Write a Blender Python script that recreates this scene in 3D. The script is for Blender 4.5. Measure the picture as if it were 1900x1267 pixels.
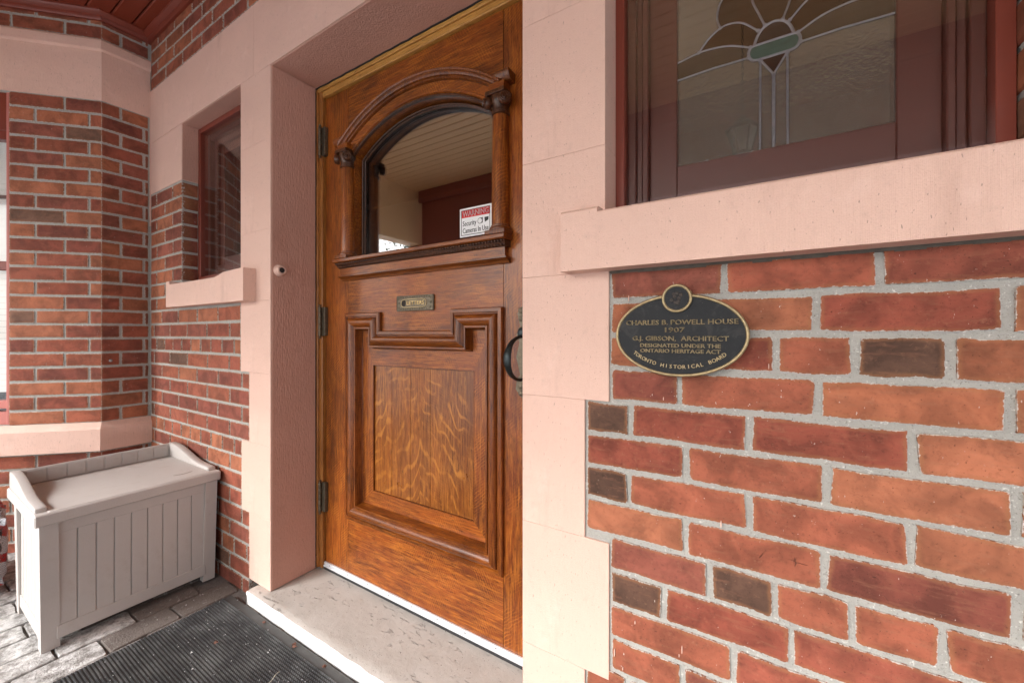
import bpy, math, random
from mathutils import Vector, Matrix, noise as mnoise
R = random.Random(7)
for o in list(bpy.data.objects):
    bpy.data.objects.remove(o)
scene = bpy.context.scene
col = scene.collection
rad = math.radians

# ------------------------------------------------------------------ camera
cam_d = bpy.data.cameras.new('camera')
cam = bpy.data.objects.new('camera', cam_d)
col.objects.link(cam)
scene.camera = cam
cam.location = (0, -0.8635, 1.10)
cam.rotation_euler = (rad(90), 0, math.asin(0.5268))
cam_d.sensor_width = 36
cam_d.lens = 745 / 1900 * 36
cam_d.shift_y = -13 / 1900
cam_d.clip_start = 0.02
cam_d.clip_end = 400

# ------------------------------------------------------------------ sky, sun, exposure
SUN_EL, SUN_AZ = rad(32), rad(22)       # azimuth: from -Y towards -X
world = bpy.data.worlds.new('World')
scene.world = world
world.use_nodes = True
wn = world.node_tree
for n in list(wn.nodes):
    wn.nodes.remove(n)
sky = wn.nodes.new('ShaderNodeTexSky')
sky.sky_type = 'NISHITA'
sky.sun_disc = False
sky.sun_elevation = SUN_EL
sky.sun_rotation = math.pi + SUN_AZ
sky.dust_density = 4.0
sky.air_density = 1.0
hs = wn.nodes.new('ShaderNodeHueSaturation')
hs.inputs['Saturation'].default_value = 0.28
bg = wn.nodes.new('ShaderNodeBackground')
bg.inputs['Strength'].default_value = 0.09
wo = wn.nodes.new('ShaderNodeOutputWorld')
wn.links.new(sky.outputs[0], hs.inputs['Color'])
wn.links.new(hs.outputs[0], bg.inputs['Color'])
wn.links.new(bg.outputs[0], wo.inputs['Surface'])

sun_d = bpy.data.lights.new('sun', 'SUN')
sun = bpy.data.objects.new('sun', sun_d)
col.objects.link(sun)
sun_d.energy = 0.9
sun_d.angle = rad(20)
sun_d.color = (0.97, 0.98, 1.0)
sv = Vector((-math.sin(SUN_AZ) * math.cos(SUN_EL), -math.cos(SUN_AZ) * math.cos(SUN_EL), math.sin(SUN_EL)))
sun.rotation_euler = sv.to_track_quat('Z', 'Y').to_euler()
sun.location = sv * 20

scene.view_settings.view_transform = 'Standard'
scene.view_settings.look = 'None'
scene.view_settings.exposure = 2.03
scene.view_settings.gamma = 1
scene.view_settings.use_curve_mapping = False
scene.render.engine = 'CYCLES'
scene.cycles.use_denoising = True
scene.cycles.max_bounces = 8
scene.cycles.diffuse_bounces = 5
scene.cycles.glossy_bounces = 4
scene.cycles.transparent_max_bounces = 12
scene.cycles.caustics_reflective = False
scene.cycles.caustics_refractive = False

# ------------------------------------------------------------------ material helpers
class NT:
    def __init__(s, name):
        s.m = bpy.data.materials.new(name)
        s.m.use_nodes = True
        s.t = s.m.node_tree
        s.b = s.t.nodes['Principled BSDF']
        s.out = s.t.nodes['Material Output']
    def n(s, kind, **kw):
        nd = s.t.nodes.new(kind)
        for k, v in kw.items():
            setattr(nd, k, v)
        return nd
    def l(s, a, b):
        s.t.links.new(a, b)
    def setin(s, nd, name, v):
        if hasattr(v, 'is_output') or isinstance(v, bpy.types.NodeSocket):
            s.l(v, nd.inputs[name])
        else:
            nd.inputs[name].default_value = v
    def coord(s, kind='Object', scale=(1, 1, 1), rot=(0, 0, 0), rnd=False):
        tc = s.n('ShaderNodeTexCoord')
        src = tc.outputs[kind]
        if rnd:
            oi = s.n('ShaderNodeObjectInfo')
            mu = s.math('MULTIPLY', oi.outputs['Random'], 37.0)
            va = s.n('ShaderNodeVectorMath', operation='ADD')
            s.l(src, va.inputs[0]); s.l(mu, va.inputs[1])
            src = va.outputs[0]
        mp = s.n('ShaderNodeMapping')
        mp.inputs['Scale'].default_value = scale
        mp.inputs['Rotation'].default_value = rot
        s.l(src, mp.inputs[0])
        return mp.outputs[0]
    def noise(s, co, scale, detail=4, rough=.55, dist=0):
        nd = s.n('ShaderNodeTexNoise')
        s.l(co, nd.inputs['Vector'])
        nd.inputs['Scale'].default_value = scale
        nd.inputs['Detail'].default_value = detail
        nd.inputs['Roughness'].default_value = rough
        nd.inputs['Distortion'].default_value = dist
        return nd.outputs['Fac']
    def vor(s, co, scale, feature='F1', out='Distance'):
        nd = s.n('ShaderNodeTexVoronoi', feature=feature)
        s.l(co, nd.inputs['Vector'])
        nd.inputs['Scale'].default_value = scale
        return nd.outputs[out]
    def wave(s, co, scale, dist=0, detail=2, dscale=1, drough=.5, prof='SIN', d='X'):
        nd = s.n('ShaderNodeTexWave', wave_type='BANDS', bands_direction=d, wave_profile=prof)
        s.l(co, nd.inputs['Vector'])
        nd.inputs['Scale'].default_value = scale
        nd.inputs['Distortion'].default_value = dist
        nd.inputs['Detail'].default_value = detail
        nd.inputs['Detail Scale'].default_value = dscale
        nd.inputs['Detail Roughness'].default_value = drough
        return nd.outputs['Fac']
    def math(s, op, a, b=0.0, clamp=False):
        nd = s.n('ShaderNodeMath', operation=op, use_clamp=clamp)
        for i, v in enumerate((a, b)):
            if isinstance(v, (int, float)):
                nd.inputs[i].default_value = v
            else:
                s.l(v, nd.inputs[i])
        return nd.outputs[0]
    def ss(s, v, a, b):     # smooth ramp a..b -> 0..1
        nd = s.n('ShaderNodeMapRange', interpolation_type='SMOOTHSTEP')
        s.l(v, nd.inputs['Value'])
        nd.inputs['From Min'].default_value = a
        nd.inputs['From Max'].default_value = b
        return nd.outputs[0]
    def mix(s, f, a, b, blend='MIX'):
        nd = s.n('ShaderNodeMix', data_type='RGBA', blend_type=blend)
        if isinstance(f, (int, float)): nd.inputs[0].default_value = f
        else: s.l(f, nd.inputs[0])
        for i, v in ((6, a), (7, b)):
            if isinstance(v, tuple): nd.inputs[i].default_value = (*v[:3], 1)
            else: s.l(v, nd.inputs[i])
        return nd.outputs[2]
    def scalecol(s, c, v):
        nd = s.n('ShaderNodeVectorMath', operation='SCALE')
        if isinstance(c, tuple): nd.inputs[0].default_value = c[:3]
        else: s.l(c, nd.inputs[0])
        s.l(v, nd.inputs['Scale'])
        return nd.outputs[0]
    def bump(s, h, dist=.001, strength=1.0):
        nd = s.n('ShaderNodeBump')
        nd.inputs['Strength'].default_value = strength
        nd.inputs['Distance'].default_value = dist
        s.l(h, nd.inputs['Height'])
        s.l(nd.outputs[0], s.b.inputs['Normal'])
    def fin(s, c=None, rough=.6, spec=None, coat=0, metal=0):
        if c is not None:
            if isinstance(c, tuple): s.b.inputs['Base Color'].default_value = (*c[:3], 1)
            else: s.l(c, s.b.inputs['Base Color'])
        if isinstance(rough, (int, float)): s.b.inputs['Roughness'].default_value = rough
        else: s.l(rough, s.b.inputs['Roughness'])
        if spec is not None: s.b.inputs['Specular IOR Level'].default_value = spec
        s.b.inputs['Coat Weight'].default_value = coat
        s.b.inputs['Coat Roughness'].default_value = .16
        s.b.inputs['Metallic'].default_value = metal
        return s.m

def simple(name, c, rough=.6, var=.12, nscale=12, bump=0.0, bscale=80, metal=0, coat=0, spec=None):
    t = NT(name)
    co = t.coord()
    n1 = t.noise(co, nscale, 5)
    v = t.math('ADD', t.math('MULTIPLY', n1, 2 * var), 1 - var)
    cc = t.scalecol(c, v)
    if bump:
        t.bump(t.noise(co, bscale, 3), bump)
    return t.fin(cc, rough, spec, coat, metal)

# ---- brick
def brick_mat():
    t = NT('fired_brick')
    oi = t.n('ShaderNodeObjectInfo')
    co = t.coord(rnd=True)
    base = oi.outputs['Color']
    big = t.noise(co, 14, 3, .6, .6)
    fine = t.noise(co, 120, 4, .7)
    at = t.n('ShaderNodeAttribute', attribute_name='edge')
    e = at.outputs['Fac']
    v = t.math('ADD', t.math('MULTIPLY', t.ss(big, .3, .7), .55), .62)
    c = t.scalecol(base, v)
    # fire-flashed orange halo towards the arrises, uneven
    hal = t.math('MULTIPLY', t.math('SUBTRACT', 1.0, t.ss(t.math('ADD', e, t.math('MULTIPLY', t.math('SUBTRACT', t.noise(co, 20, 2), .5), 1.1)), .15, .95)), .45)
    c = t.mix(hal, c, (.31, .135, .06))
    c = t.mix(t.math('MULTIPLY', t.ss(fine, .50, .76), .55), c, t.scalecol(base, t.math('MULTIPLY', v, .50)))
    c = t.mix(t.math('MULTIPLY', t.ss(t.noise(co, 75, 4, .75), .56, .76), .28), c, (.42, .20, .12))
    stre = t.noise(t.coord(scale=(1, 1, 5), rnd=True), 22, 4, .65)
    c = t.mix(t.math('MULTIPLY', t.ss(stre, .5, .75), .35), c, (.28, .12, .07))
    # pits and pale specks
    pit = t.ss(t.noise(co, 260, 3, .7), .66, .72)
    crk = t.math('SUBTRACT', 1.0, t.ss(t.vor(t.coord(scale=(1, 1, 2.2), rnd=True), 22, 'DISTANCE_TO_EDGE'), .0, .035))
    crk = t.math('MULTIPLY', crk, t.ss(t.noise(co, 16, 2), .69, .74))
    c = t.mix(t.math('MULTIPLY', crk, .6), c, (.06, .03, .02))
    c = t.mix(t.math('MULTIPLY', pit, .6), c, (.05, .03, .025))
    spk = t.ss(t.noise(t.coord(scale=(1, 1, .45), rnd=True), 130, 3, .75), .69, .74)
    c = t.mix(t.math('MULTIPLY', spk, .7), c, (.62, .55, .50))
    # mortar smear at the arris
    edgev = t.math('ADD', e, t.math('MULTIPLY', t.math('SUBTRACT', t.noise(co, 130, 4, .7), .5), 1.1))
    sm = t.math('SUBTRACT', 1.0, t.ss(edgev, -.04, .12))
    c = t.mix(t.math('MULTIPLY', sm, .85), c, (.56, .53, .49))
    t.bump(t.math('SUBTRACT', t.math('ADD', t.math('MULTIPLY', fine, .8), t.math('MULTIPLY', t.noise(co, 40, 3), .8)), t.math('ADD', pit, crk)), .0018)
    return t.fin(c, .82, .3)
BRICK = brick_mat()

def mortar_mat():
    t = NT('lime_mortar')
    co = t.coord()
    n1 = t.noise(co, 18, 4)
    n2 = t.noise(co, 260, 4, .75)
    c = t.mix(n1, (.32, .31, .285), (.50, .48, .44))
    c = t.mix(t.ss(n2, .56, .72), c, (.17, .16, .15))
    c = t.mix(t.ss(t.noise(co, 150, 3, .7), .6, .72), c, (.66, .64, .60))
    t.bump(t.math('ADD', n2, t.math('MULTIPLY', t.noise(co, 60, 3), 1.2)), .003)
    return t.fin(c, .9, .2)
MORTAR = mortar_mat()

def stone_mat(name, base, tool=0.28, rough_amt=1.0, cuts=(150, 1.2)):
    t = NT(name)
    co = t.coord()
    big = t.noise(co, 3.5, 4, .6)
    mid = t.noise(co, 30, 4, .6)
    v = t.math('ADD', .90, t.math('MULTIPLY', big, .2))
    c = t.scalecol(base, v)
    c = t.mix(t.ss(mid, .55, .8), c, tuple(x * .9 for x in base))
    stain = t.ss(t.noise(t.coord(scale=(1, 1, .35)), 6, 5, .7), .56, .76)
    c = t.mix(t.math('MULTIPLY', stain, .6), c, (base[0] * .80, base[1] * .76, base[2] * .74))
    c = t.mix(t.math('MULTIPLY', t.ss(t.noise(co, 11, 4, .65), .58, .74), .4), c, (base[0] * 1.1, base[1] * 1.18, base[2] * 1.24))
    gr = t.noise(co, 420, 3, .8)
    c = t.scalecol(c, t.math('ADD', .90, t.math('MULTIPLY', gr, .2)))
    co2 = t.coord(scale=(1, 1, .35))
    pits = t.ss(t.noise(co2, 260, 2, .5), .68, .73)
    c = t.mix(t.math('MULTIPLY', pits, .55), c, tuple(x * .38 for x in base))
    wv = t.wave(t.coord(scale=(1, 1, .02)), cuts[0], 4, 2, 2.0)
    h = t.math('ADD', t.math('MULTIPLY', wv, tool), t.math('MULTIPLY', t.noise(co2, 150, 4, .65), rough_amt))
    h = t.math('ADD', h, t.math('MULTIPLY', t.noise(co, 14, 3), 3.0))
    h = t.math('SUBTRACT', h, t.math('MULTIPLY', pits, .8))
    h = t.math('ADD', h, t.math('MULTIPLY', t.noise(co, 320, 2, .6), .9))
    t.bump(h, .0009)
    return t.fin(c, .62, .35)
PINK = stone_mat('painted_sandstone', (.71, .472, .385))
PINKR = stone_mat('painted_sandstone_rough_shaded', (.57, .315, .245), .35, 3.2)  # rougher coat; shade of the reveals is put into this darker pink

def oak_mat(name, dark, mid, light, axis='Z', slant=35, fleck=.55, gloss=.3, flame=0.0):
    t = NT(name)
    if axis == 'Z':
        sc, sc2 = (1, 1, .07), (1, 1, .35)
    else:
        sc, sc2 = (.07, 1, 1), (.35, 1, 1)
    g = t.noise(t.coord(scale=sc, rnd=True), 150, 6, .7, .2)
    pores = t.noise(t.coord(scale=sc, rnd=True), 420, 3, .7)
    big = t.noise(t.coord(scale=sc2, rnd=True), 5, 4, .6, .8)
    c = t.mix(t.ss(big, .26, .68), dark, mid)
    c = t.mix(t.math('MULTIPLY', t.ss(g, .40, .70), .6), c, light)
    c = t.mix(t.math('MULTIPLY', t.ss(pores, .52, .68), .75), c, tuple(x * .28 for x in dark))
    # medullary ray fleck: slanting pale ribbons
    cr = t.coord(scale=(1, 1, 1), rot=(0, rad(slant), 0), rnd=True)
    w = t.wave(cr, 34, 5.0, 3, 1.6, .6, d='X')
    msk = t.ss(t.noise(t.coord(scale=(1, 1, 1), rnd=True), 9, 4, .65), .42, .66)
    fl = t.math('MULTIPLY', t.ss(w, .62, .98), t.math('MULTIPLY', msk, fleck * .85))
    c = t.mix(fl, c, light)
    if flame:
        cf = t.coord()
        sx = t.n('ShaderNodeSeparateXYZ'); t.l(cf, sx.inputs[0])
        nz = t.noise(t.coord(scale=(1, 1, .5)), 4.5, 3, .55)
        ph = t.math('ADD', t.math('MULTIPLY', sx.outputs['Z'], 110), t.math('MULTIPLY', t.math('POWER', t.math('ABSOLUTE', sx.outputs['X']), .7), 55))
        ph = t.math('ADD', ph, t.math('MULTIPLY', nz, 42))
        f2 = t.ss(t.math('SINE', ph), .45, 1.0)
        f2 = t.math('MULTIPLY', f2, t.ss(t.noise(t.coord(scale=(1, 1, .6)), 11, 4, .7), .42, .62))
        f2 = t.math('MULTIPLY', f2, flame)
        c = t.mix(f2, c, light)
    wear = t.ss(t.noise(t.coord(scale=sc2), 7, 6, .72, .5), .50, .68)
    c = t.mix(t.math('MULTIPLY', wear, .55), c, (dark[0] * .8, dark[1] * .75, dark[2] * .8))
    # scuffs
    sc_ = t.ss(t.noise(t.coord(scale=(3, 1, 1)), 60, 3, .8), .70, .76)
    c = t.mix(t.math('MULTIPLY', sc_, .35), c, (.5, .36, .25))
    t.bump(t.math('ADD', t.math('MULTIPLY', pores, -.7), t.math('MULTIPLY', g, .5)), .0006)
    r = t.math('ADD', gloss, t.math('MULTIPLY', t.noise(t.coord(), 22, 3), .25))
    return t.fin(c, r, .3, .32)
OD, OM, OL = (.075, .015, .0024), (.245, .053, .0055), (.50, .165, .02)
OAK_V = oak_mat('varnished_oak_upright', OD, OM, OL, 'Z', -50, .6)
OAK_H = oak_mat('varnished_oak_level', OD, OM, OL, 'X', 28, .42)
OAK_M = oak_mat('varnished_oak_moulding', (.045, .010, .002), (.185, .042, .005), (.34, .105, .015), 'Z', 75, .25, .22)
OAK_MH = oak_mat('varnished_oak_moulding_level', (.045, .010, .002), (.195, .045, .005), (.36, .115, .016), 'X', 15, .25, .22)
OAK_P = oak_mat('varnished_oak_panel', (.12, .031, .005), (.245, .068, .0085), (.50, .19, .03), 'Z', 70, .15, .2, .62)
OAK_D = oak_mat('dark_carved_oak', (.030, .010, .005), (.075, .024, .009), (.15, .055, .02), 'Z', 20, .2, .25)
OAK_Y = oak_mat('golden_oak_frame', (.36, .165, .035), (.55, .27, .06), (.66, .36, .10), 'X', 10, .2, .3)
OAK_YV = oak_mat('golden_oak_frame_upright', (.22, .075, .015), (.36, .135, .028), (.48, .21, .055), 'Z', 80, .2, .3)

REDP = simple('red_brown_paint', (.19, .036, .020), .38, .1, 9, .0004, 60)
REDC = simple('oxide_red_ceiling_paint', (.20, .034, .015), .42, .1, 6, .0003, 50)
REDS = simple('dark_red_sash_paint', (.085, .025, .017), .4, .14, 8, .0004, 60)
FRP = simple('faded_pink_red_frame_paint', (.48, .16, .13), .45, .1, 9)
CREAM = simple('cream_ceiling_paint', (.78, .52, .28), .5, .07, 5)
BEAM = simple('maroon_beam_paint', (.27, .085, .065), .5, .1, 3)
DARK = simple('shadowed_gap', (.02, .015, .012), .9)
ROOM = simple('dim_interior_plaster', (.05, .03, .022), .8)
BLACKRUB = simple('black_rubber', (.018, .018, .02), .55, .3, 60, .0006, 200)
WHITEPL = simple('white_blind_fabric', (.78, .80, .76), .6, .05)
ALU = simple('painted_white_aluminium', (.72, .74, .77), .3, .06, 30, metal=.35)
IRON = simple('black_iron', (.028, .036, .038), .38, .3, 60, .0012, 90, metal=.7)
BRONZE = simple('aged_bronze', (.13, .105, .072), .45, .5, 110, .0015, 160, metal=.6)
BRASSL = simple('worn_brass_letters', (.50, .36, .17), .38, .35, 120, .0006, 200, metal=.8)
def plq_mat():
    t = NT('weathered_black_enamel')
    co = t.coord()
    c = t.mix(t.ss(t.noise(co, 28, 5, .7, 1.0), .50, .66), (.008, .009, .011), (.026, .026, .026))
    c = t.mix(t.ss(t.noise(co, 240, 3, .8), .66, .72), c, (.13, .12, .10))
    t.bump(t.noise(co, 120, 4), .0006)
    return t.fin(c, .6, .3)
PLQ = plq_mat()
STK_W = simple('white_sticker_vinyl', (.80, .80, .80), .4, .03)
STK_R = simple('red_sticker_print', (.55, .012, .012), .4, .03)
STK_K = simple('black_sticker_print', (.015, .015, .015), .4, .03)
PLQB = simple('tarnished_gilt', (.36, .275, .15), .45, .6, 150, .0008, 220, metal=.6)
LEAD = simple('lead_came', (.20, .20, .225), .35, .3, 80, .0006, 120, metal=.5)
LEAF = simple('dry_brown_leaf', (.11, .035, .016), .7, .3, 60)
SALT = simple('white_salt_grain', (.85, .85, .85), .6, .05)
BARK = simple('grey_bark', (.10, .08, .065), .9, .3, 12, .01, 20)
FOL = simple('dark_green_foliage', (.05, .085, .045), .7, .4, 2)
SNOW = simple('trodden_snow', (.80, .82, .85), .8, .06, 1.5, .02, 6)
STEEL = simple('dull_steel', (.4, .4, .4), .4, .2, 60, metal=.8)

def chest_mat():
    t = NT('taupe_resin')
    co = t.coord()
    c = t.mix(t.noise(co, 7, 4), (.46, .425, .40), (.52, .485, .46))
    dirt = t.ss(t.noise(co, 18, 6, .75), .52, .76)
    c = t.mix(t.math('MULTIPLY', dirt, .2), c, (.28, .21, .15))
    t.bump(t.noise(t.coord(scale=(1, 1, .5)), 260, 3), .0004)
    return t.fin(c, .55, .35)
RESIN = chest_mat()

def step_mat():
    t = NT('worn_painted_step')
    co = t.coord()
    c = t.mix(t.noise(co, 9, 5, .6), (.38, .34, .30), (.52, .485, .45))
    st = t.noise(t.coord(scale=(.35, 1, 1), rot=(0, 0, rad(18))), 70, 5, .75, .5)
    msk = t.noise(co, 5, 3)
    d = t.ss(t.math('ADD', st, t.math('MULTIPLY', t.math('SUBTRACT', msk, .5), .35)), .60, .70)
    c = t.mix(t.math('MULTIPLY', d, .55), c, (.15, .13, .11))
    pit = t.ss(t.noise(co, 190, 2), .68, .73)
    c = t.mix(pit, c, (.08, .07, .06))
    t.bump(t.math('SUBTRACT', t.noise(co, 30, 5, .7), t.math('MULTIPLY', d, .6)), .003)
    return t.fin(c, .75, .3)
STEP = step_mat()
STEPW = simple('chipped_white_paint', (.80, .79, .77), .6, .06, 20, .002, 40)

def paver_mat():
    t = NT('concrete_paver')
    co = t.coord(rnd=True)
    c = t.mix(t.noise(co, 8, 5, .65), (.105, .085, .075), (.22, .19, .17))
    c = t.mix(t.ss(t.noise(co, 150, 3, .7), .58, .72), c, (.05, .045, .04))
    salt = t.ss(t.noise(t.coord('Object', rnd=True), 40, 6, .8), .56, .72)
    c = t.mix(t.math('MULTIPLY', salt, .55), c, (.66, .66, .66))
    t.bump(t.math('ADD', t.noise(co, 24, 6, .8), t.math('MULTIPLY', t.noise(co, 180, 3), .5)), .007)
    return t.fin(c, .8, .3)
PAVER = paver_mat()
def lit_salt_paver_mat():
    t = NT('lit_salt_paver')
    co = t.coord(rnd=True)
    c = t.mix(t.ss(t.noise(co, 26, 6, .75), .35, .65), (.24, .225, .21), (.66, .65, .64))  # salt specks, plus strong daylight put into the pale tone
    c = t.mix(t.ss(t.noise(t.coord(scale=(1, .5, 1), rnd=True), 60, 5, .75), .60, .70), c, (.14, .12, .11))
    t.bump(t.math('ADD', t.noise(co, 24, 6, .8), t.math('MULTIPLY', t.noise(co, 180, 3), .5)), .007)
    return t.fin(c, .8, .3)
PAVERS = lit_salt_paver_mat()
JOINT = simple('gritty_joint_sand', (.15, .135, .125), .95, .5, 60, .003, 150)

def glass_mat(name, f0=.05, tint=(1, 1, 1), rough=0.0, bump=0.0, bscale=60, opaque=0.0, body=(0, 0, 0)):
    m = bpy.data.materials.new(name)
    m.use_nodes = True
    t = m.node_tree
    for n in list(t.nodes): t.nodes.remove(n)
    o = t.nodes.new('ShaderNodeOutputMaterial')
    tr = t.nodes.new('ShaderNodeBsdfTransparent'); tr.inputs[0].default_value = (*tint, 1)
    gl = t.nodes.new('ShaderNodeBsdfGlossy'); gl.inputs['Roughness'].default_value = rough
    lwt = t.nodes.new('ShaderNodeLayerWeight'); lwt.inputs['Blend'].default_value = .5
    pw = t.nodes.new('ShaderNodeMath'); pw.operation = 'POWER'; pw.inputs[1].default_value = 5
    t.links.new(lwt.outputs['Facing'], pw.inputs[0])
    fr = t.nodes.new('ShaderNodeMapRange'); fr.inputs['To Min'].default_value = f0; fr.inputs['To Max'].default_value = 1
    t.links.new(pw.outputs[0], fr.inputs['Value'])
    mx = t.nodes.new('ShaderNodeMixShader')
    base = tr.outputs[0]
    if opaque:
        df = t.nodes.new('ShaderNodeBsdfDiffuse'); df.inputs[0].default_value = (*body, 1)
        nz2 = t.nodes.new('ShaderNodeTexNoise'); nz2.inputs['Scale'].default_value = 30
        nz2.inputs['Distortion'].default_value = 2
        tc2 = t.nodes.new('ShaderNodeTexCoord'); t.links.new(tc2.outputs['Object'], nz2.inputs['Vector'])
        mm = t.nodes.new('ShaderNodeMix'); mm.data_type = 'RGBA'
        mm.inputs[6].default_value = (*[x * .5 for x in body], 1); mm.inputs[7].default_value = (*[x * 1.5 for x in body], 1)
        t.links.new(nz2.outputs['Fac'], mm.inputs[0]); t.links.new(mm.outputs[2], df.inputs[0])
        m2 = t.nodes.new('ShaderNodeMixShader'); m2.inputs[0].default_value = opaque
        t.links.new(tr.outputs[0], m2.inputs[1]); t.links.new(df.outputs[0], m2.inputs[2])
        base = m2.outputs[0]
    t.links.new(fr.outputs[0], mx.inputs[0])
    t.links.new(base, mx.inputs[1]); t.links.new(gl.outputs[0], mx.inputs[2])
    t.links.new(mx.outputs[0], o.inputs['Surface'])
    if bump:
        tc = t.nodes.new('ShaderNodeTexCoord')
        nz = t.nodes.new('ShaderNodeTexNoise'); nz.inputs['Scale'].default_value = bscale
        nz.inputs['Detail'].default_value = 2
        t.links.new(tc.outputs['Object'], nz.inputs['Vector'])
        bp = t.nodes.new('ShaderNodeBump'); bp.inputs['Distance'].default_value = bump
        t.links.new(nz.outputs['Fac'], bp.inputs['Height'])
        t.links.new(bp.outputs[0], gl.inputs['Normal'])
    return m
GLASS = glass_mat('window_glass', .28)
STORM = glass_mat('storm_glass', .06)
RIPPLE = glass_mat('rippled_clear_glass', .13, bump=.0006, bscale=140, opaque=.45, body=(.21, .19, .155))
SEEDY = glass_mat('pebbled_glass', .03, tint=(.8, .7, .55), bump=.003, bscale=330, opaque=.35, body=(.08, .055, .03))
AMBER = glass_mat('streaky_brown_glass', .02, bump=.0003, bscale=60, opaque=.75, body=(.045, .020, .009))
DKGL = glass_mat('dark_jewel_glass', .03, opaque=.95, body=(.022, .012, .012))
TEAL = glass_mat('teal_glass', .04, bump=.0005, opaque=.95, body=(.028, .075, .065))

# ------------------------------------------------------------------ mesh helpers
class MB:
    def __init__(s):
        s.v = []; s.f = []
    def add(s, vs, fs):
        b = len(s.v)
        s.v += [tuple(v) for v in vs]
        s.f += [tuple(i + b for i in f) for f in fs]
        return s
    def box(s, x0, x1, y0, y1, z0, z1, c=0.0, M=None):
        """box, optionally chamfered by c"""
        lo, hi = (x0, y0, z0), (x1, y1, z1)
        c = min(c, abs(x1 - x0) * .45, abs(y1 - y0) * .45, abs(z1 - z0) * .45)
        if c <= 0:
            vs = [(X, Y, Z) for X in (x0, x1) for Y in (y0, y1) for Z in (z0, z1)]
            fs = [(0, 1, 3, 2), (4, 6, 7, 5), (0, 4, 5, 1), (2, 3, 7, 6), (0, 2, 6, 4), (1, 5, 7, 3)]
        else:
            vs, idx = [], {}
            for sx in (0, 1):
                for sy in (0, 1):
                    for sz in (0, 1):
                        for ax in range(3):
                            p = []
                            for a, sgn in enumerate((sx, sy, sz)):
                                e = hi[a] if sgn else lo[a]
                                if a != ax: e += (-c if sgn else c)
                                p.append(e)
                            idx[(sx, sy, sz, ax)] = len(vs)
                            vs.append(tuple(p))
            fs = []
            g = lambda *k: idx[k]
            fs.append((g(0,0,0,0), g(0,0,1,0), g(0,1,1,0), g(0,1,0,0)))
            fs.append((g(1,0,0,0), g(1,1,0,0), g(1,1,1,0), g(1,0,1,0)))
            fs.append((g(0,0,0,1), g(1,0,0,1), g(1,0,1,1), g(0,0,1,1)))
            fs.append((g(0,1,0,1), g(0,1,1,1), g(1,1,1,1), g(1,1,0,1)))
            fs.append((g(0,0,0,2), g(0,1,0,2), g(1,1,0,2), g(1,0,0,2)))
            fs.append((g(0,0,1,2), g(1,0,1,2), g(1,1,1,2), g(0,1,1,2)))
            for a in (0, 1):
                for b in (0, 1):
                    fs.append((g(a,b,0,0), g(a,b,1,0), g(a,b,1,1), g(a,b,0,1)))
                    fs.append((g(a,0,b,0), g(a,1,b,0), g(a,1,b,2), g(a,0,b,2)))
                    fs.append((g(0,a,b,1), g(1,a,b,1), g(1,a,b,2), g(0,a,b,2)))
            for sx in (0, 1):
                for sy in (0, 1):
                    for sz in (0, 1):
                        fs.append((g(sx,sy,sz,0), g(sx,sy,sz,1), g(sx,sy,sz,2)))
        if M is not None: vs = [tuple(M @ Vector(v)) for v in vs]
        return s.add(vs, fs)
    def prism(s, pts, y0, y1, M=None):
        """polygon in (x,z) given thickness along y"""
        n = len(pts)
        vs = [(x, y0, z) for x, z in pts] + [(x, y1, z) for x, z in pts]
        if M is not None: vs = [tuple(M @ Vector(v)) for v in vs]
        fs = [tuple(range(n)), tuple(range(2 * n - 1, n - 1, -1))]
        fs += [(i, (i + 1) % n, n + (i + 1) % n, n + i) for i in range(n)]
        return s.add(vs, fs)
    def prismz(s, pts, z0, z1):
        n = len(pts)
        vs = [(x, y, z0) for x, y in pts] + [(x, y, z1) for x, y in pts]
        fs = [tuple(range(n - 1, -1, -1)), tuple(range(n, 2 * n))]
        fs += [(i, (i + 1) % n, n + (i + 1) % n, n + i) for i in range(n)]
        return s.add(vs, fs)
    def lathe(s, cx, cy, prof, seg=20, M=None):
        """profile [(r,z)] about the vertical axis at cx,cy"""
        vs = []
        for r, z in prof:
            for k in range(seg):
                a = 2 * math.pi * k / seg
                vs.append((cx + r * math.cos(a), cy + r * math.sin(a), z))
        fs = []
        for i in range(len(prof) - 1):
            for k in range(seg):
                k2 = (k + 1) % seg
                fs.append((i * seg + k, i * seg + k2, (i + 1) * seg + k2, (i + 1) * seg + k))
        fs.append(tuple(range(seg - 1, -1, -1)))
        fs.append(tuple(range((len(prof) - 1) * seg, len(prof) * seg)))
        if M is not None: vs = [tuple(M @ Vector(v)) for v in vs]
        return s.add(vs, fs)
    def tube(s, pts, r, seg=8, closed=False, flat=1.0):
        P = [Vector(p) for p in pts]
        n = len(P)
        vs = []
        for i, p in enumerate(P):
            a = P[(i - 1) % n] if (closed or i > 0) else P[i]
            b = P[(i + 1) % n] if (closed or i < n - 1) else P[i]
            d = (b - a).normalized()
            up = Vector((0, 1, 0)) if abs(d.y) < .9 else Vector((1, 0, 0))
            u = d.cross(up).normalized()
            w = d.cross(u).normalized()
            rr = r[i] if isinstance(r, (list, tuple)) else r
            for k in range(seg):
                t = 2 * math.pi * k / seg
                vs.append(p + u * (rr * math.cos(t)) + w * (rr * flat * math.sin(t)))
        fs = []
        m = n if closed else n - 1
        for i in range(m):
            j = (i + 1) % n
            for k in range(seg):
                k2 = (k + 1) % seg
                fs.append((i * seg + k, i * seg + k2, j * seg + k2, j * seg + k))
        if not closed:
            fs.append(tuple(range(seg - 1, -1, -1)))
            fs.append(tuple((n - 1) * seg + k for k in range(seg)))
        return s.add(vs, fs)
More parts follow.
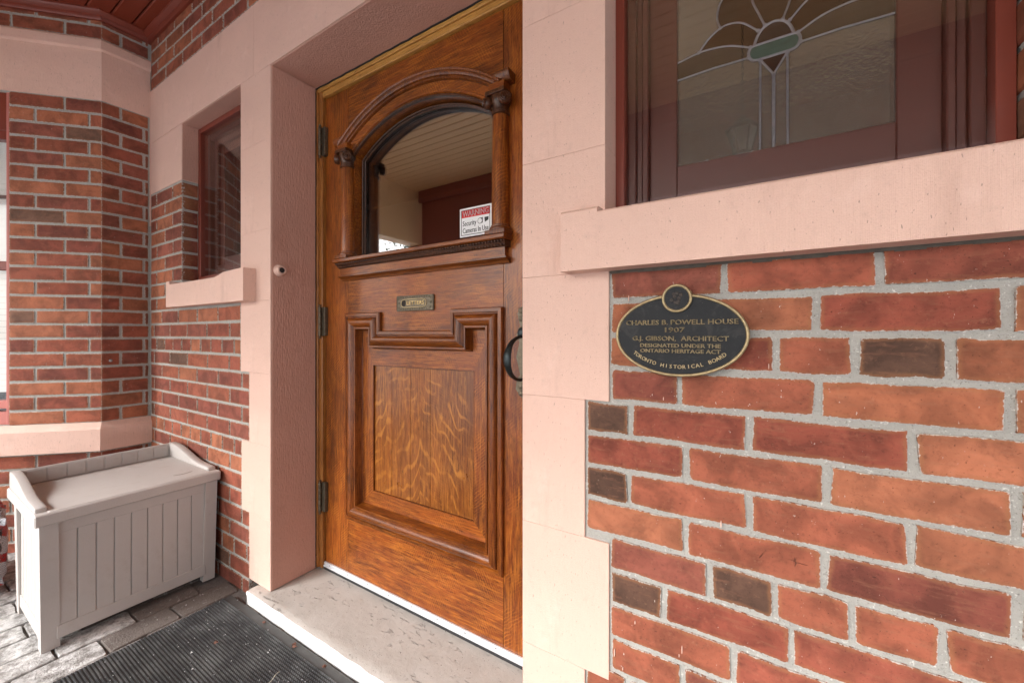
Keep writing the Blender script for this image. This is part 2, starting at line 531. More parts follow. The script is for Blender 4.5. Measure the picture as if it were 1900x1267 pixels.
    def mesh(s, name, mat=None, off=(0, 0, 0), smooth=False):
        me = bpy.data.meshes.new(name)
        ox, oy, oz = off
        me.from_pydata([(x - ox, y - oy, z - oz) for x, y, z in s.v], [], s.f)
        me.validate(verbose=False)
        import bmesh
        bm = bmesh.new(); bm.from_mesh(me)
        bmesh.ops.recalc_face_normals(bm, faces=bm.faces)
        bm.to_mesh(me); bm.free()
        if mat: me.materials.append(mat)
        if smooth:
            me.shade_smooth()
            try:
                me.set_sharp_from_angle(angle=rad(smooth if smooth is not True else 40))
            except Exception:
                pass
        return me

def worigin(o):
    p = Vector((0, 0, 0))
    while o:
        p += Vector(o.location); o = o.parent
    return p
def obj(name, mb, mat, parent=None, smooth=False, origin=None):
    """link a mesh given in world coordinates; its own origin sits at `origin`"""
    base = worigin(parent) if parent else Vector((0, 0, 0))
    org = Vector(origin) if origin is not None else base
    me = mb.mesh(name, mat, org, smooth)
    o = bpy.data.objects.new(name, me)
    col.objects.link(o)
    if parent: o.parent = parent
    o.location = org - base
    return o
def props(o, label=None, cat=None, group=None, kind=None):
    for k, v in (('label', label), ('category', cat), ('group', group), ('kind', kind)):
        if v: o[k] = v
    return o
def thing(name, label, cat, loc=(0, 0, 0), group=None):
    o = bpy.data.objects.new(name, None)
    col.objects.link(o)
    o.location = loc
    o.empty_display_size = .1
    return props(o, label, cat, group)
def mesh_inst(name, me, parent, loc, rotz=0, color=None):
    o = bpy.data.objects.new(name, me)
    col.objects.link(o)
    o.parent = parent
    o.location = Vector(loc) - worigin(parent)
    o.rotation_euler = (0, 0, rotz)
    if color: o.color = (*color, 1)
    return o

def sweep(path, prof, closed=False):
    """path [(x,y)] in plan, prof [(out, z)]: out is to the right of travel"""
    n = len(path)
    P = [Vector(p) for p in path]
    offs = []
    for i in range(n):
        d0 = (P[i] - P[i - 1]).normalized() if (i > 0 or closed) else None
        d1 = (P[(i + 1) % n] - P[i]).normalized() if (i < n - 1 or closed) else None
        if d0 is None: d0 = d1
        if d1 is None: d1 = d0
        n0 = Vector((d0.y, -d0.x)); n1 = Vector((d1.y, -d1.x))
        m = (n0 + n1) / (1 + n0.dot(n1))
        offs.append(m)
    mb = MB()
    vs = [(P[i].x + offs[i].x * o, P[i].y + offs[i].y * o, z) for i in range(n) for o, z in prof]
    k = len(prof)
    fs = []
    for i in range(n if closed else n - 1):
        j = (i + 1) % n
        for a in range(k):
            b = (a + 1) % k
            fs.append((i * k + a, i * k + b, j * k + b, j * k + a))
    if not closed:
        fs.append(tuple(range(k))); fs.append(tuple((n - 1) * k + a for a in range(k - 1, -1, -1)))
    mb.add(vs, fs)
    return mb

# ------------------------------------------------------------------ bricks
P = 0.0735                      # course height
JW = 0.011                      # joint width
_bc = {}
def brick_mesh(w, h, depth, var, fine):
    key = (round(w, 3), round(h, 3), depth, var, fine)
    if key in _bc: return _bc[key]
    rr = random.Random(hash(key) & 0xffff if False else int(w * 9999) * 31 + int(h * 9999) * 7 + var * 131)
    hw, hh = w / 2, h / 2
    nx = 3 if fine else 1
    c = .003
    pts = []
    def side(x0, z0, x1, z1, k):
        for i in range(k):
            t = (i + 1) / (k + 1)
            pts.append((x0 + (x1 - x0) * t, z0 + (z1 - z0) * t))
    pts.append((-hw + c, -hh)); side(-hw, -hh, hw, -hh, nx if w > .15 else max(1, nx - 1)); pts.append((hw - c, -hh)); pts.append((hw, -hh + c))
    pts.append((hw, hh - c)); pts.append((hw - c, hh)); side(hw, hh, -hw, hh, nx if w > .15 else max(1, nx - 1)); pts.append((-hw + c, hh)); pts.append((-hw, hh - c)); pts.append((-hw, -hh + c))
    j = .0022 if fine else .0012
    pts = [(x + rr.uniform(-j, j), z + rr.uniform(-j, j)) for x, z in pts]
    n = len(pts)
    ins = .009
    def inset(x, z, d):
        return (x * max(.1, (hw - d) / hw), z * max(.1, (hh - d) / hh))
    vs, ed = [], []
    for x, z in pts: vs.append((x, depth, z)); ed.append(1.0 if depth > .05 else 0.0)
    for x, z in pts: vs.append((x, .0012, z)); ed.append(0.0)
    for x, z in pts:
        a, b = inset(x, z, ins); vs.append((a, 0, b)); ed.append(1.0)
    fs = []
    for i in range(n):
        k = (i + 1) % n
        fs.append((i, k, n + k, n + i)); fs.append((n + i, n + k, 2 * n + k, 2 * n + i))
    fs.append(tuple(range(2 * n, 3 * n)))
    me = bpy.data.meshes.new('brick')
    me.from_pydata(vs, [], fs)
    import bmesh
    bm = bmesh.new(); bm.from_mesh(me); bmesh.ops.recalc_face_normals(bm, faces=bm.faces); bm.to_mesh(me); bm.free()
    a = me.attributes.new('edge', 'FLOAT', 'POINT')
    a.data.foreach_set('value', ed)
    me.materials.append(BRICK)
    _bc[key] = me
    return me
BC = [(.285, .078, .045), (.26, .070, .043), (.305, .090, .050), (.345, .115, .058), (.215, .060, .040), (.29, .084, .050), (.24, .072, .048), (.36, .125, .065)]
BBROWN = (.098, .050, .033)
def bcol(k=None, plain=False):
    if k == 'b':
        f = R.uniform(.85, 1.1)
        return tuple(x * f for x in BBROWN)
    if k == 'o': return (.305, .090, .050)
    if k == 'r': return (.245, .062, .038)
    if not plain and R.random() < .045:
        f = R.uniform(1.2, 2.0)
        return tuple(x * f for x in BBROWN)
    c = R.choice(BC)
    f = R.uniform(.84, 1.14)
    return tuple(x * f for x in c)
def brick(parent, frame, x0, x1, z0, z1, color=None, depth=.02, fine=False, proud=0.0):
    """frame: (origin xy, angle): local x runs along the wall, -y faces out"""
    (ox, oy), ang = frame
    w, h = x1 - x0, z1 - z0
    me = brick_mesh(round(w, 3), round(h, 3), depth, R.randrange(4), fine)
    cx = (x0 + x1) / 2
    pr = proud + R.uniform(-.0015, .0005)
    wx = ox + cx * math.cos(ang) - pr * math.sin(ang)
    wy = oy + cx * math.sin(ang) + pr * math.cos(ang)
    o = mesh_inst('brick', me, parent, (wx, wy, (z0 + z1) / 2), ang, color or bcol(None, fine))
    o.rotation_euler[1] = R.uniform(-.004, .004)
    return o
def course(parent, frame, x0, x1, z, joints, hgt=P, fine=False, depth=.02, colors=None, ends=(True, True)):
    js = sorted(j for j in joints if x0 + .018 < j < x1 - .018)
    xs = [x0 - JW / 2 if not ends[0] else x0] + js + [x1 + JW / 2 if not ends[1] else x1]
    for i in range(len(xs) - 1):
        a = xs[i] + JW / 2; b = xs[i + 1] - JW / 2
        if b - a < .012: continue
        brick(parent, frame, a, b, z + JW / 2, z + hgt - JW / 2, bcol(colors.get(i)) if colors and i in colors else None, depth, fine)
def run(parent, frame, x0, x1, z, phase, pitch, **kw):
    js = []
    k = math.floor((x0 - phase) / pitch)
    while phase + k * pitch < x1:
        js.append(phase + k * pitch + R.uniform(-.003, .003)); k += 1
    course(parent, frame, x0, x1, z, js, **kw)

FA = ((0, 0), 0.0)
# ================================================================== HOUSE FRONT WALL
wall = thing('front_wall', 'red brick front wall of the house around the oak door, trimmed in pink painted stone', 'wall', (-1.1, 0, 0))
m = MB()
Ym = .0045
m.box(-2.99, -1.86, Ym, .19, -.1, 1.25)
m.box(-2.99, -2.546, Ym, .10, 1.25, 1.91)
m.box(-2.99, 3.2, Ym, .30, 2.47, 2.9)
m.box(-.45, 3.2, Ym, .19, -.1, 1.25)
m.box(.341, 3.2, Ym, .19, 1.25, 2.47)
obj('mortar', m, MORTAR, wall)

def XF(px):      # wall position of a joint measured on the photograph, at the wall face
    a = (px - 950) / 745
    return (-.5268 + .85 * a) * .8635 / (.85 + .5268 * a)
# right-hand brickwork, course by course (measured joints)
SH, SL = -.284, -.34
right = [
    (0, SH, 1.1735, [1344, 1632, 1960], {}),
    (1, SH, 1.10, [1268, 1513, 1871], {2: 'r'}),
    (2, SH, 1.0265, [1200, 1318, 1438, 1587, 1763, 1960], {4: 'b', 2: 'r', 3: 'o'}),
    (3, SH, .953, [1260, 1518, 1875], {1: 'o'}),
    (4, SL, .8795, [1170, 1390, 1696], {0: 'b', 1: 'r', 2: 'r'}),
    (5, SL, .806, [1273, 1535, 1887], {0: 'r'}),
    (6, SL, .7325, [1167, 1389, 1690], {0: 'b'}),
    (7, SL, .659, [1271, 1529, 1890], {}),
    (8, SH, .5855, [1316, 1437, 1580, 1751, 1950], {1: 'b', 3: 'o', 4: 'o'}),
    (9, SH, .512, [1231, 1468, 1840], {0: 'b', 1: 'r'}),
    (10, SH, .4385, [1360, 1700], {0: 'o'}),
    (11, SH, .365, [1268, 1560], {0: 'o'}),
    (12, SL, .2915, [1165, 1450], {0: 'o'}),
    (13, SL, .218, [1280, 1560], {}),
    (14, SL, .1445, [1180, 1440], {}),
    (15, SL, .071, [1280, 1560], {}),
    (16, SL, -.0025, [1180, 1440], {}),
]
for i, xs, z, js, cols in right:
    J = [XF(p) for p in js]
    last = J[-1]
    k = 1
    pitch = .112 if i in (2, 8) else .2218
    while last + pitch * k < 1.6:
        J.append(last + pitch * k); k += 1
    hh = P - .004 if i == 0 else P
    course(wall, FA, xs + .001, 1.6, z, J, hh, fine=True, colors=cols)
# brick right of the leaded window (its reveal shows)
for k in range(16):
    z = 1.247 + .0735 * k
    run(wall, FA, .332, 1.6, z, .332 + (.105 if k % 2 else .215), .2218, depth=.10, fine=False)
# left-hand brickwork
ZL = 1.0835
for k in range(-16, 3):
    z = ZL + P * k
    if z + P > 1.262: continue
    if z < -.06: continue
    if z > .925: xe = -1.923
    elif z > .63: xe = -1.849
    elif z > .33: xe = -1.915
    else: xe = -1.849
    idx = 1 - k      # 0 = first course below the sill
    hdr = idx in (2, 8, 14)
    ph = -2.1375 if idx % 2 == 0 else -2.027
    run(wall, FA, -2.966, xe, z, -1.985 if hdr else ph, .112 if hdr else .2218)
# beside the sill end and the side window
for k in range(2, 11):
    z = ZL + P * k
    xe = -2.590 if z < 1.36 else -2.543
    ph = -2.14 if k % 2 else -2.03
    zt = P if z + P < 1.90 else 1.90 - z
    if zt < .03: continue
    run(wall, FA, -2.966, xe, z, -2.76 if k % 2 else -2.655, .2218, hgt=zt, depth=.071 if z > 1.36 else .02, ends=(True, False))
# above the lintel
for k in range(4):
    z = 2.487 + P * k
    run(wall, FA, -2.966, 1.0, z, -.31 + .11 * (k % 2), .2218)

def block(name, x0, x1, z0, z1, y0=0.0, y1=.192, parent=wall, mat=PINK, c=.0007, label=None):
    m = MB().box(x0 + .0002, x1 - .0002, y0, y1, z0 + .0002, z1 - .0002, c)
    o = obj(name, m, mat, parent, origin=((x0 + x1) / 2, y0, (z0 + z1) / 2))
    if label: o['label'] = label
    return o
# pink painted stone trim
block('lintel_stone', -2.966, -1.81, 2.188, 2.484, y0=-.002)
block('lintel_stone', -1.81, .45, 2.188, 2.484, y0=-.002)
block('lintel_stone', .45, 2.0, 2.188, 2.484, y0=-.002)
block('jamb_stone', -2.966, -2.542, 1.900, 2.188, y1=.075)
for z0, z1, xl in ((.064, .345, -1.849), (.345, .645, -1.915), (.645, .94, -1.849), (.94, 1.24, -1.923), (1.24, 1.53, -1.923), (1.53, 1.895, -1.923), (1.895, 2.188, -1.923)):
    block('jamb_stone', xl, -1.680, z0, z1, y0=-.001)
for z0, z1, xr in ((.064, .34, -.34), (.34, .64, -.284), (.64, .952, -.34), (.952, 1.24, -.284), (1.24, 1.52, -.2925), (1.52, 1.86, -.2925), (1.86, 2.188, -.2925)):
    block('jamb_stone', -.504, xr, z0, z1, y0=-.001)
# rougher reveal faces of the doorway (thin skim on the jamb and the soffit)
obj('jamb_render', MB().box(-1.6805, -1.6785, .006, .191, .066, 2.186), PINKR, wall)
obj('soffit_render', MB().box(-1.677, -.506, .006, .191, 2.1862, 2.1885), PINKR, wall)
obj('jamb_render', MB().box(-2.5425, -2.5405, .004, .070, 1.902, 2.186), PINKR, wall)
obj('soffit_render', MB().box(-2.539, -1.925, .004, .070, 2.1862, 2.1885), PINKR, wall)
# right sill: long projecting stone with a sloped top
def sill(x0, x1, lug_l, lug_r):
    m = MB()
    zt, zb, yf = 1.362, 1.239, -.05
    pr = [(yf, zb), (yf, zt - .004), (yf + .004, zt), (.09, 1.404), (.09, zb)]
    def seg(a, b, prof):
        n = len(prof)
        vs = [(a, y, z) for y, z in prof] + [(b, y, z) for y, z in prof]
        fs = [tuple(range(n)), tuple(range(2 * n - 1, n - 1, -1))] + [(i, (i + 1) % n, n + (i + 1) % n, n + i) for i in range(n)]
        m.add(vs, fs)
    seg(x0 + lug_l, x1 - lug_r, pr)
    lp = [(yf, zb), (yf, zt + .004), (yf + .006, zt + .010), (.0, zt + .012), (.0, zb)]
    if lug_l: seg(x0, x0 + lug_l, lp)
    if lug_r: seg(x1 - lug_r, x1, lp)
    return m
obj('window_sill', sill(-.378, 1.6, .085, 0), PINK, wall, origin=(0, 0, 1.3))
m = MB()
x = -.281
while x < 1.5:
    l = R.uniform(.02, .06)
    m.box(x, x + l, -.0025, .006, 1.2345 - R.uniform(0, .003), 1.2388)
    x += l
o = obj('grimy_shade_joint', m, simple('grimy_shaded_mortar', (.10, .09, .075), .95, .4, 60, .002, 150), wall); o['kind'] = 'stuff'  # dirt line under the sill, contact shade also put into its dark colour
m = MB()
zb = 1.238
for a, b, zt in ((-2.588, -2.545, 1.368), (-2.545, -2.05, 1.352)):
    m.box(a, b, -.05, .0, zb, zt)
m.prism([(-2.05, zb), (-1.794, zb), (-1.794, 1.374), (-1.97, 1.368), (-2.01, 1.358), (-2.05, 1.352)], -.05, 0)
m.add([(-2.541, -.049, 1.3515), (-1.925, -.049, 1.3515), (-1.925, .08, 1.384), (-2.541, .08, 1.384)], [(0, 1, 2, 3)])
obj('window_sill', m, PINK, wall, origin=(-2.2, 0, 1.3))
# dark cracks where the reveal meets the oak frame
m = MB()
pts = [(-1.6795 + R.uniform(-.0006, .0012), .1915, .07 + i * .02) for i in range(106)]
m.tube(pts, .0022, 5)
pts = [(-1.675 + i * .03, .1915, 2.1855 - R.uniform(0, .003)) for i in range(40)]
m.tube(pts, .0032, 5)
obj('caulk_line', m, DARK, wall)

# splashes of the pink paint on the neighbouring bricks
m = MB()
for k in range(9):
    x = SH + .01 + abs(R.gauss(0, .16)); z = R.uniform(.35, 1.2)
    if x > .45 or (x + .14) ** 2 / .017 + (z - 1.1) ** 2 / .009 < 1: continue
    h = R.uniform(.002, .009); w = R.uniform(.0006, .0012)
    m.prism([(x + w * math.cos(q * .785), z + h * math.sin(q * .785)) for q in range(8)], -.0026, .0005)
o = obj('paint_splashes', m, PINK, wall); o['kind'] = 'stuff'
# ================================================================== BAY
bay = thing('bay_wall', 'brick bay with a shaded return and an angled face, pink stone bands, left of the side window', 'wall', (-3.0, -.2, 0))
XB, YB = -2.972, -.2
S2 = math.sqrt(.5)
bay_end = 1.25
P2 = (XB - S2 * bay_end, YB - S2 * bay_end)
FR = ((XB, 0), math.pi / 2)                   # local x = world Y, faces +X
FB = ((XB, YB), math.pi / 4)                  # local x from the corner is negative along the face
def MF(fr):
    (ox, oy), a = fr
    return Matrix.Translation((ox, oy, 0)) @ Matrix.Rotation(a, 4, 'Z')
WS0, WS1 = -.395, -1.02                       # window opening on the angled face
m = MB()
m.box(-.2, .02, Ym, .12, -.1, 2.9, M=MF(FR))
m.box(-bay_end, 0, Ym, .12, -.1, .64, M=MF(FB))
m.box(-bay_end, 0, Ym, .12, 2.33, 2.9, M=MF(FB))
m.box(WS0 + .003, 0, Ym, .12, .64, 2.33, M=MF(FB))
m.box(-bay_end, WS1, Ym, .12, .64, 2.33, M=MF(FB))
m.box(-5.6, P2[0] + .003, P2[1] + Ym, P2[1] + .12, -.1, 2.9)
obj('mortar', m, MORTAR, bay)
rows = [(.634 + P * .9945 * k_, P * .9945, 'mid') for k_ in range(23)]
rows += [(.484 - P * k_, P, 'low') for k_ in range(1, 8)]
rows += [(2.661 + P * k_, P, 'top') for k_ in range(2)]
rows = [(z_ if kd != 'mid' else .634 + (2.339 - .634) / 23 * q_, (2.339 - .634) / 23 if kd == 'mid' else h_, kd) for q_, (z_, h_, kd) in enumerate(rows)]
for k, (z, hh, kind) in enumerate(rows):
    odd = k % 2
    course(bay, FR, -.2, -.004, z, [-.2 + (.172 if odd else .075)], hgt=hh, ends=(False, True))
    if kind == 'mid':
        course(bay, FB, WS0, 0, z, [-.055 if odd else -.160, -.283 if odd else -.39], hgt=hh, ends=(True, False))
        run(bay, FB, -bay_end, WS1, z, -.39 if odd else -.28, .2218, hgt=hh, ends=(False, True))
    else:
        run(bay, FB, -bay_end, 0, z, -.055 if odd else -.16, .2218, ends=(False, False))
    run(bay, ((0, P2[1]), 0), -5.0, P2[0], z, -4.0 + .11 * odd, .2218, hgt=hh, ends=(True, False))
path = [(XB, .0), (XB, YB), P2, (-5.6, P2[1])]
pathr = path[::-1]
# travel right-to-left keeps the porch on the left, so reverse the path
obj('stone_band', sweep(pathr, [(-.02, 2.339), (.001, 2.339), (.001, 2.598), (.013, 2.606), (.013, 2.650), (.007, 2.660), (-.02, 2.660)]), PINK, bay, origin=(XB, YB, 2.5))
obj('stone_band', sweep(pathr, [(-.02, .490), (.028, .490), (.028, .602), (.022, .612), (0, .636), (-.02, .636)]), PINK, bay, origin=(XB, YB, .55))
# the pink paint run-over beside the corner
obj('paint_edge', MB().box(-2.972, -2.9665, -.0035, .002, 1.72, 2.49), PINK, wall)
# bay window
bw = thing('bay_window', 'red framed sash window with white blind on the angled bay face at the left edge', 'window', (XB + WS0 * S2, YB + WS0 * S2, .64))
M = MF(FB)
m = MB()
fy0, fy1 = .006, .09
m.box(WS0 - .012, WS0 + .001, fy0, fy1, .640, 2.334, .002, M=M); m.box(WS1, WS1 + .045, fy0, fy1, .640, 2.334, .002, M=M)
obj('frame', m, FRP, bw)
m = MB()
m.box(WS1 + .045, WS0 - .012, .012, fy1, 2.14, 2.334, .003, M=M)
m.box(WS1 + .045, WS0 - .012, .022, fy1, 2.17, 2.10, .003, M=M)
obj('head_rail', m, REDP, bw)
m = MB()
m.box(WS1 + .045, WS0 - .012, .012, fy1, .640, .705, .003, M=M)
m.box(WS1 + .045, WS0 - .012, .024, fy1, .72, .76, .003, M=M)
obj('bottom_rail', m, FRP, bw)
m = MB(); m.box(WS1 + .045, WS0 - .012, .03, .06, 1.43, 1.475, .003, M=M)
obj('meeting_rail', m, REDP, bw)
m = MB(); m.box(WS1 + .045, WS0 - .012, .036, .05, 1.80, 1.815, M=M)
obj('muntin', m, REDS, bw)
m = MB(); m.box(WS1 + .04, WS0 - .008, .045, .048, .70, 2.15, M=M)
obj('pane', m, STORM, bw)
m = MB()
for i in range(44):
    zz = .80 + i * .031
    m.box(WS1 + .04, WS0 - .008, .075, .082 + .002 * (i % 2), zz, zz + .030, M=M)
o = obj('blind', m, WHITEPL, bw); o['kind'] = 'stuff'

# ================================================================== porch ceiling and beams
ZC = 2.80
ceil = thing('porch_ceiling', 'tongue and groove porch ceiling, oxide red boards beside the house', 'ceiling', (-1.5, -1.1, ZC))
y = -.004
i = 0
while y > -2.32:
    w = .0855
    mt = REDC if y > -.72 else CREAM
    m = MB().box(-4.6, 3.2, y - w + .0045, y, ZC, ZC + .018, .005)
    # chamfered joint shows as a dark groove
    obj('board', m, mt, ceil, origin=(-.7, y, ZC))
    y -= w; i += 1
obj('backing', MB().box(-5.6, 3.2, -2.6, .2, ZC + .016, ZC + .06), REDS, ceil)
obj('crown_moulding', sweep([(-3.9, -1.128), P2, (XB, YB), (XB, 0), (3.2, 0)],
    [(-.005, 2.757), (.012, 2.757), (.018, 2.766), (.020, 2.776), (.034, 2.784), (.040, 2.793), (.040, 2.802), (-.005, 2.802)]), REDP, ceil, smooth=30, origin=(XB, YB, 2.76))
fb = thing('porch_beam', 'deep maroon front beam spanning the open side of the porch', 'beam', (0, -2.2, 2.12))
obj('beam_body', MB().box(-3.43, 3.2, -2.3, -2.1, 2.13, ZC + .01, .006), BEAM, fb)
obj('cornice_board', MB().box(-3.46, 3.2, -2.1, -2.07, 2.66, ZC - .002, .006), BEAM, fb)
sb = thing('side_beam', 'cream beam on the bay side of the porch running towards the street', 'beam', (-3.5, -1.7, 2.2))
obj('beam_body', MB().box(-3.62, -3.49, -2.3, -.9, 2.21, ZC + .01, .005), CREAM, sb)
obj('trim_board', MB().box(-3.64, -3.47, -2.3, -.9, 2.17, 2.21, .004), CREAM, sb)
pc = thing('porch_column', 'maroon square column at the street corner of the porch', 'column', (-3.55, -2.2, 0))
obj('shaft', MB().box(-3.64, -3.46, -2.29, -2.11, .1, 2.17, .008), BEAM, pc)
obj('base', MB().box(-3.67, -3.43, -2.32, -2.08, 0, .12, .006), BEAM, pc)
# roof over the porch and the house body (keeps the sky out)
props(obj('roof', MB().box(-6, 3.4, -2.7, 4, 2.92, 3.0), REDS), kind='structure')
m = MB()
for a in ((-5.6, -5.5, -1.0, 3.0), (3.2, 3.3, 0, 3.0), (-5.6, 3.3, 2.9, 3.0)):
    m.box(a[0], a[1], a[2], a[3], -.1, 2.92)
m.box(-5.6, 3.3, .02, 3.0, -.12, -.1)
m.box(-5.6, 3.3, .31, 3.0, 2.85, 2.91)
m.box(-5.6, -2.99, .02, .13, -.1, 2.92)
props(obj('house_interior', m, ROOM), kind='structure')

# hanging lantern (seen mirrored in the leaded window)
ln = thing('hanging_lantern', 'black hanging porch lantern on a chain, mirrored in the leaded window', 'lantern', (-.086, -1.5, 2.08))
lx, ly = -.086, -1.5
def ring(r, z, n=6): return [(lx + r * math.cos(2 * math.pi * k / n), ly + r * math.sin(2 * math.pi * k / n), z) for k in range(n)]
m = MB()
lo_, hi_ = ring(.042, 2.095), ring(.074, 2.225)
for k in range(6):
    m.tube([lo_[k], hi_[k]], .005, 6)
m.tube(lo_, .006, 6, closed=True); m.tube(hi_, .007, 6, closed=True)
obj('cage', m, IRON, ln)
obj('roof_cap', MB().lathe(lx, ly, [(.084, 2.225), (.086, 2.232), (.05, 2.262), (.022, 2.275), (.016, 2.29), (.004, 2.30)], 6), IRON, ln)
obj('base_finial', MB().lathe(lx, ly, [(.004, 2.07), (.014, 2.078), (.044, 2.09), (.045, 2.096)], 6), IRON, ln)
m = MB()
for k in range(6):
    a, b, c, d = lo_[k], lo_[(k + 1) % 6], hi_[(k + 1) % 6], hi_[k]
    m.add([a, b, c, d], [(0, 1, 2, 3)])
obj('glass_panel', m, simple('frosted_lantern_glass', (.42, .44, .44), .3), ln)
m = MB()
z = 2.30
k = 0
while z < 2.79:
    pts = []
    for q in range(10):
        a = 2 * math.pi * q / 10
        dx = .006 * math.cos(a)
        pts.append((lx + (dx if k % 2 else 0), ly + (0 if k % 2 else dx), z + .011 + .012 * math.sin(a)))
    m.tube(pts, .0016, 5, closed=True)
    z += .019; k += 1
o = obj('chain', m, IRON, ln); o['kind'] = 'stuff'

# ================================================================== oak door
XC = -1.092
YD = .215
door = thing('front_door', 'varnished quarter sawn oak front door with arched glass and carved columns', 'door', (XC, YD, .064))
frame = thing('door_frame', 'golden oak frame lining the pink stone doorway', 'frame', (XC, .2, .064))
def piece(name, pts, y0, y1, mat, parent=door, smooth=False):
    cx = sum(p[0] for p in pts) / len(pts); cz = sum(p[1] for p in pts) / len(pts)
    return obj(name, MB().prism(pts, y0, y1), mat, parent, smooth, origin=(cx, y0, cz))
def rect(a, b, c, d): return [(a, c), (b, c), (b, d), (a, d)]
# frame
obj('jamb', MB().box(-1.6785, -1.666, .1935, .25, .07, 2.187, .002).box(-1.666, -1.643, .199, .26, .07, 2.175, .003), OAK_YV, frame, origin=(-1.66, .2, 1))
obj('jamb', MB().box(-.518, -.5055, .1935, .25, .07, 2.187, .002).box(-.541, -.518, .199, .26, .07, 2.175, .003), OAK_YV, frame, origin=(-.52, .2, 1))
obj('head', MB().box(-1.6655, -.5185, .1938, .25, 2.168, 2.1865, .002).box(-1.642, -.542, .1995, .26, 2.143, 2.168, .003), OAK_Y, frame, origin=(XC, .2, 2.16))
# leaf
ZT, ZLF = 2.141, .066
YB2 = .262
obj('stile', MB().box(-1.640, -1.4835, YD, YB2, ZLF, ZT, .0012), OAK_V, door, origin=(-1.56, YD, 1))
obj('stile', MB().box(-.7005, -.544, YD, YB2, ZLF, ZT, .0012), OAK_V, door, origin=(-.62, YD, 1.3))
# top rail with arched cut-out
HW = .349
CZ, RI = 1.378, .578
n = 36
arc = []
a0 = math.acos(HW / RI)
for i in range(n + 1):
    a = a0 + (math.pi - 2 * a0) * i / n
    arc.append((XC + RI * math.cos(a), CZ + RI * math.sin(a)))
zs = arc[0][1]
m = MB()
vs, fs = [], []
xl, xr = -1.4825, -.7015
up = []
for i, (x, z) in enumerate(arc):
    t = i / n
    up.append((xr + (xl - xr) * t, ZT))
N = n + 1
vs += [(x, YD, z) for x, z in arc] + [(x, YD, z) for x, z in up] + [(x, YB2 + .012, z) for x, z in arc]
for i in range(n):
    fs.append((i, i + 1, N + i + 1, N + i))
    fs.append((i, i + 1, 2 * N + i + 1, 2 * N + i))
b = len(vs)
vs += [(xr, YD, zs), (xr, YD, 1.40), (XC + HW, YD, 1.40), (XC + HW, YB2 + .012, 1.40), (xl, YD, zs), (xl, YD, 1.40), (XC - HW, YD, 1.40), (XC - HW, YB2 + .012, 1.40)]
fs += [(N, b, 0), (0, b, b + 1, b + 2), (0, b + 2, b + 3, 2 * N), (2 * N - 1, b + 4, n), (n, b + 4, b + 5, b + 6), (n, b + 6, b + 7, 2 * N + n)]
m.add(vs, fs)
obj('top_rail', m, OAK_H, door, origin=(XC, YD, 2.0))
# dark glazing bead inside the arch
m = MB()
outl = [(XC + HW - .006, 1.41)] + [(XC + (RI - .008) * math.cos(a0 + .006 + (math.pi - 2 * a0 - .012) * i / 24), CZ + (RI - .008) * math.sin(a0 + .006 + (math.pi - 2 * a0 - .012) * i / 24)) for i in range(25)] + [(XC - HW + .006, 1.41)]
m.tube([(x, .250, z) for x, z in outl], .004, 8)
m.tube([(x, .262, z) for x, z in outl], .006, 8)
obj('glazing_bead', m, OAK_D, door, smooth=50)
# glass
gp = [(XC + HW, 1.36)] + arc + [(XC - HW, 1.36)]
gl = piece('glass_pane', gp, .265, .269, GLASS)
# lock rail, notch and bottom rail
piece('lock_rail', [(-1.4825, 1.184), (-1.2735, 1.184), (-1.2735, 1.112), (-.9125, 1.112), (-.9125, 1.184), (-.7015, 1.184), (-.7015, 1.3985), (-1.4825, 1.3985)], YD + .0003, YB2, OAK_H)
piece('bottom_rail', rect(-1.4825, -.7015, ZLF, .333), YD + .0003, YB2, OAK_H)
# bolection moulding round the shaped panel
poly = [(-1.488, .328), (-.698, .328), (-.698, 1.188), (-.912, 1.188), (-.912, 1.114), (-1.274, 1.114), (-1.274, 1.188), (-1.488, 1.188)]
prof = [(0, 0), (0, .011), (.003, .015), (.014, .0155), (.0165, .011), (.0200, .0105), (.0215, .016), (.026, .0215), (.033, .025), (.041, .0245), (.049, .019), (.055, .011), (.0575, .0085), (.0590, .0125), (.0650, .0125), (.0668, .008), (.0675, -.012), (.073, -.0215)]
def offs_poly(poly, d):
    n = len(poly); out = []
    for i in range(n):
        p0, p1, p2 = poly[i - 1], poly[i], poly[(i + 1) % n]
        d0 = Vector((p1[0] - p0[0], p1[1] - p0[1])).normalized(); d1 = Vector((p2[0] - p1[0], p2[1] - p1[1])).normalized()
        n0 = Vector((-d0.y, d0.x)); n1 = Vector((-d1.y, d1.x))
        mm = (n0 + n1) / (1 + n0.dot(n1))
        out.append((p1[0] + mm.x * d, p1[1] + mm.y * d))
    return out
rings = [offs_poly(poly, d) for d, h in prof]
for i in range(8):
    j = (i + 1) % 8
    vs = []
    for (rg, (d, h)) in zip(rings, prof):
        vs += [(rg[i][0], YD - h, rg[i][1]), (rg[j][0], YD - h, rg[j][1])]
    fs = [(2 * k, 2 * k + 1, 2 * k + 3, 2 * k + 2) for k in range(len(prof) - 1)]
    horiz = abs(poly[i][1] - poly[j][1]) < .001
    mo = MB().add(vs, fs)
    obj('panel_moulding', mo, OAK_MH if horiz else OAK_M, door, smooth=35, origin=(poly[i][0], YD, poly[i][1]))
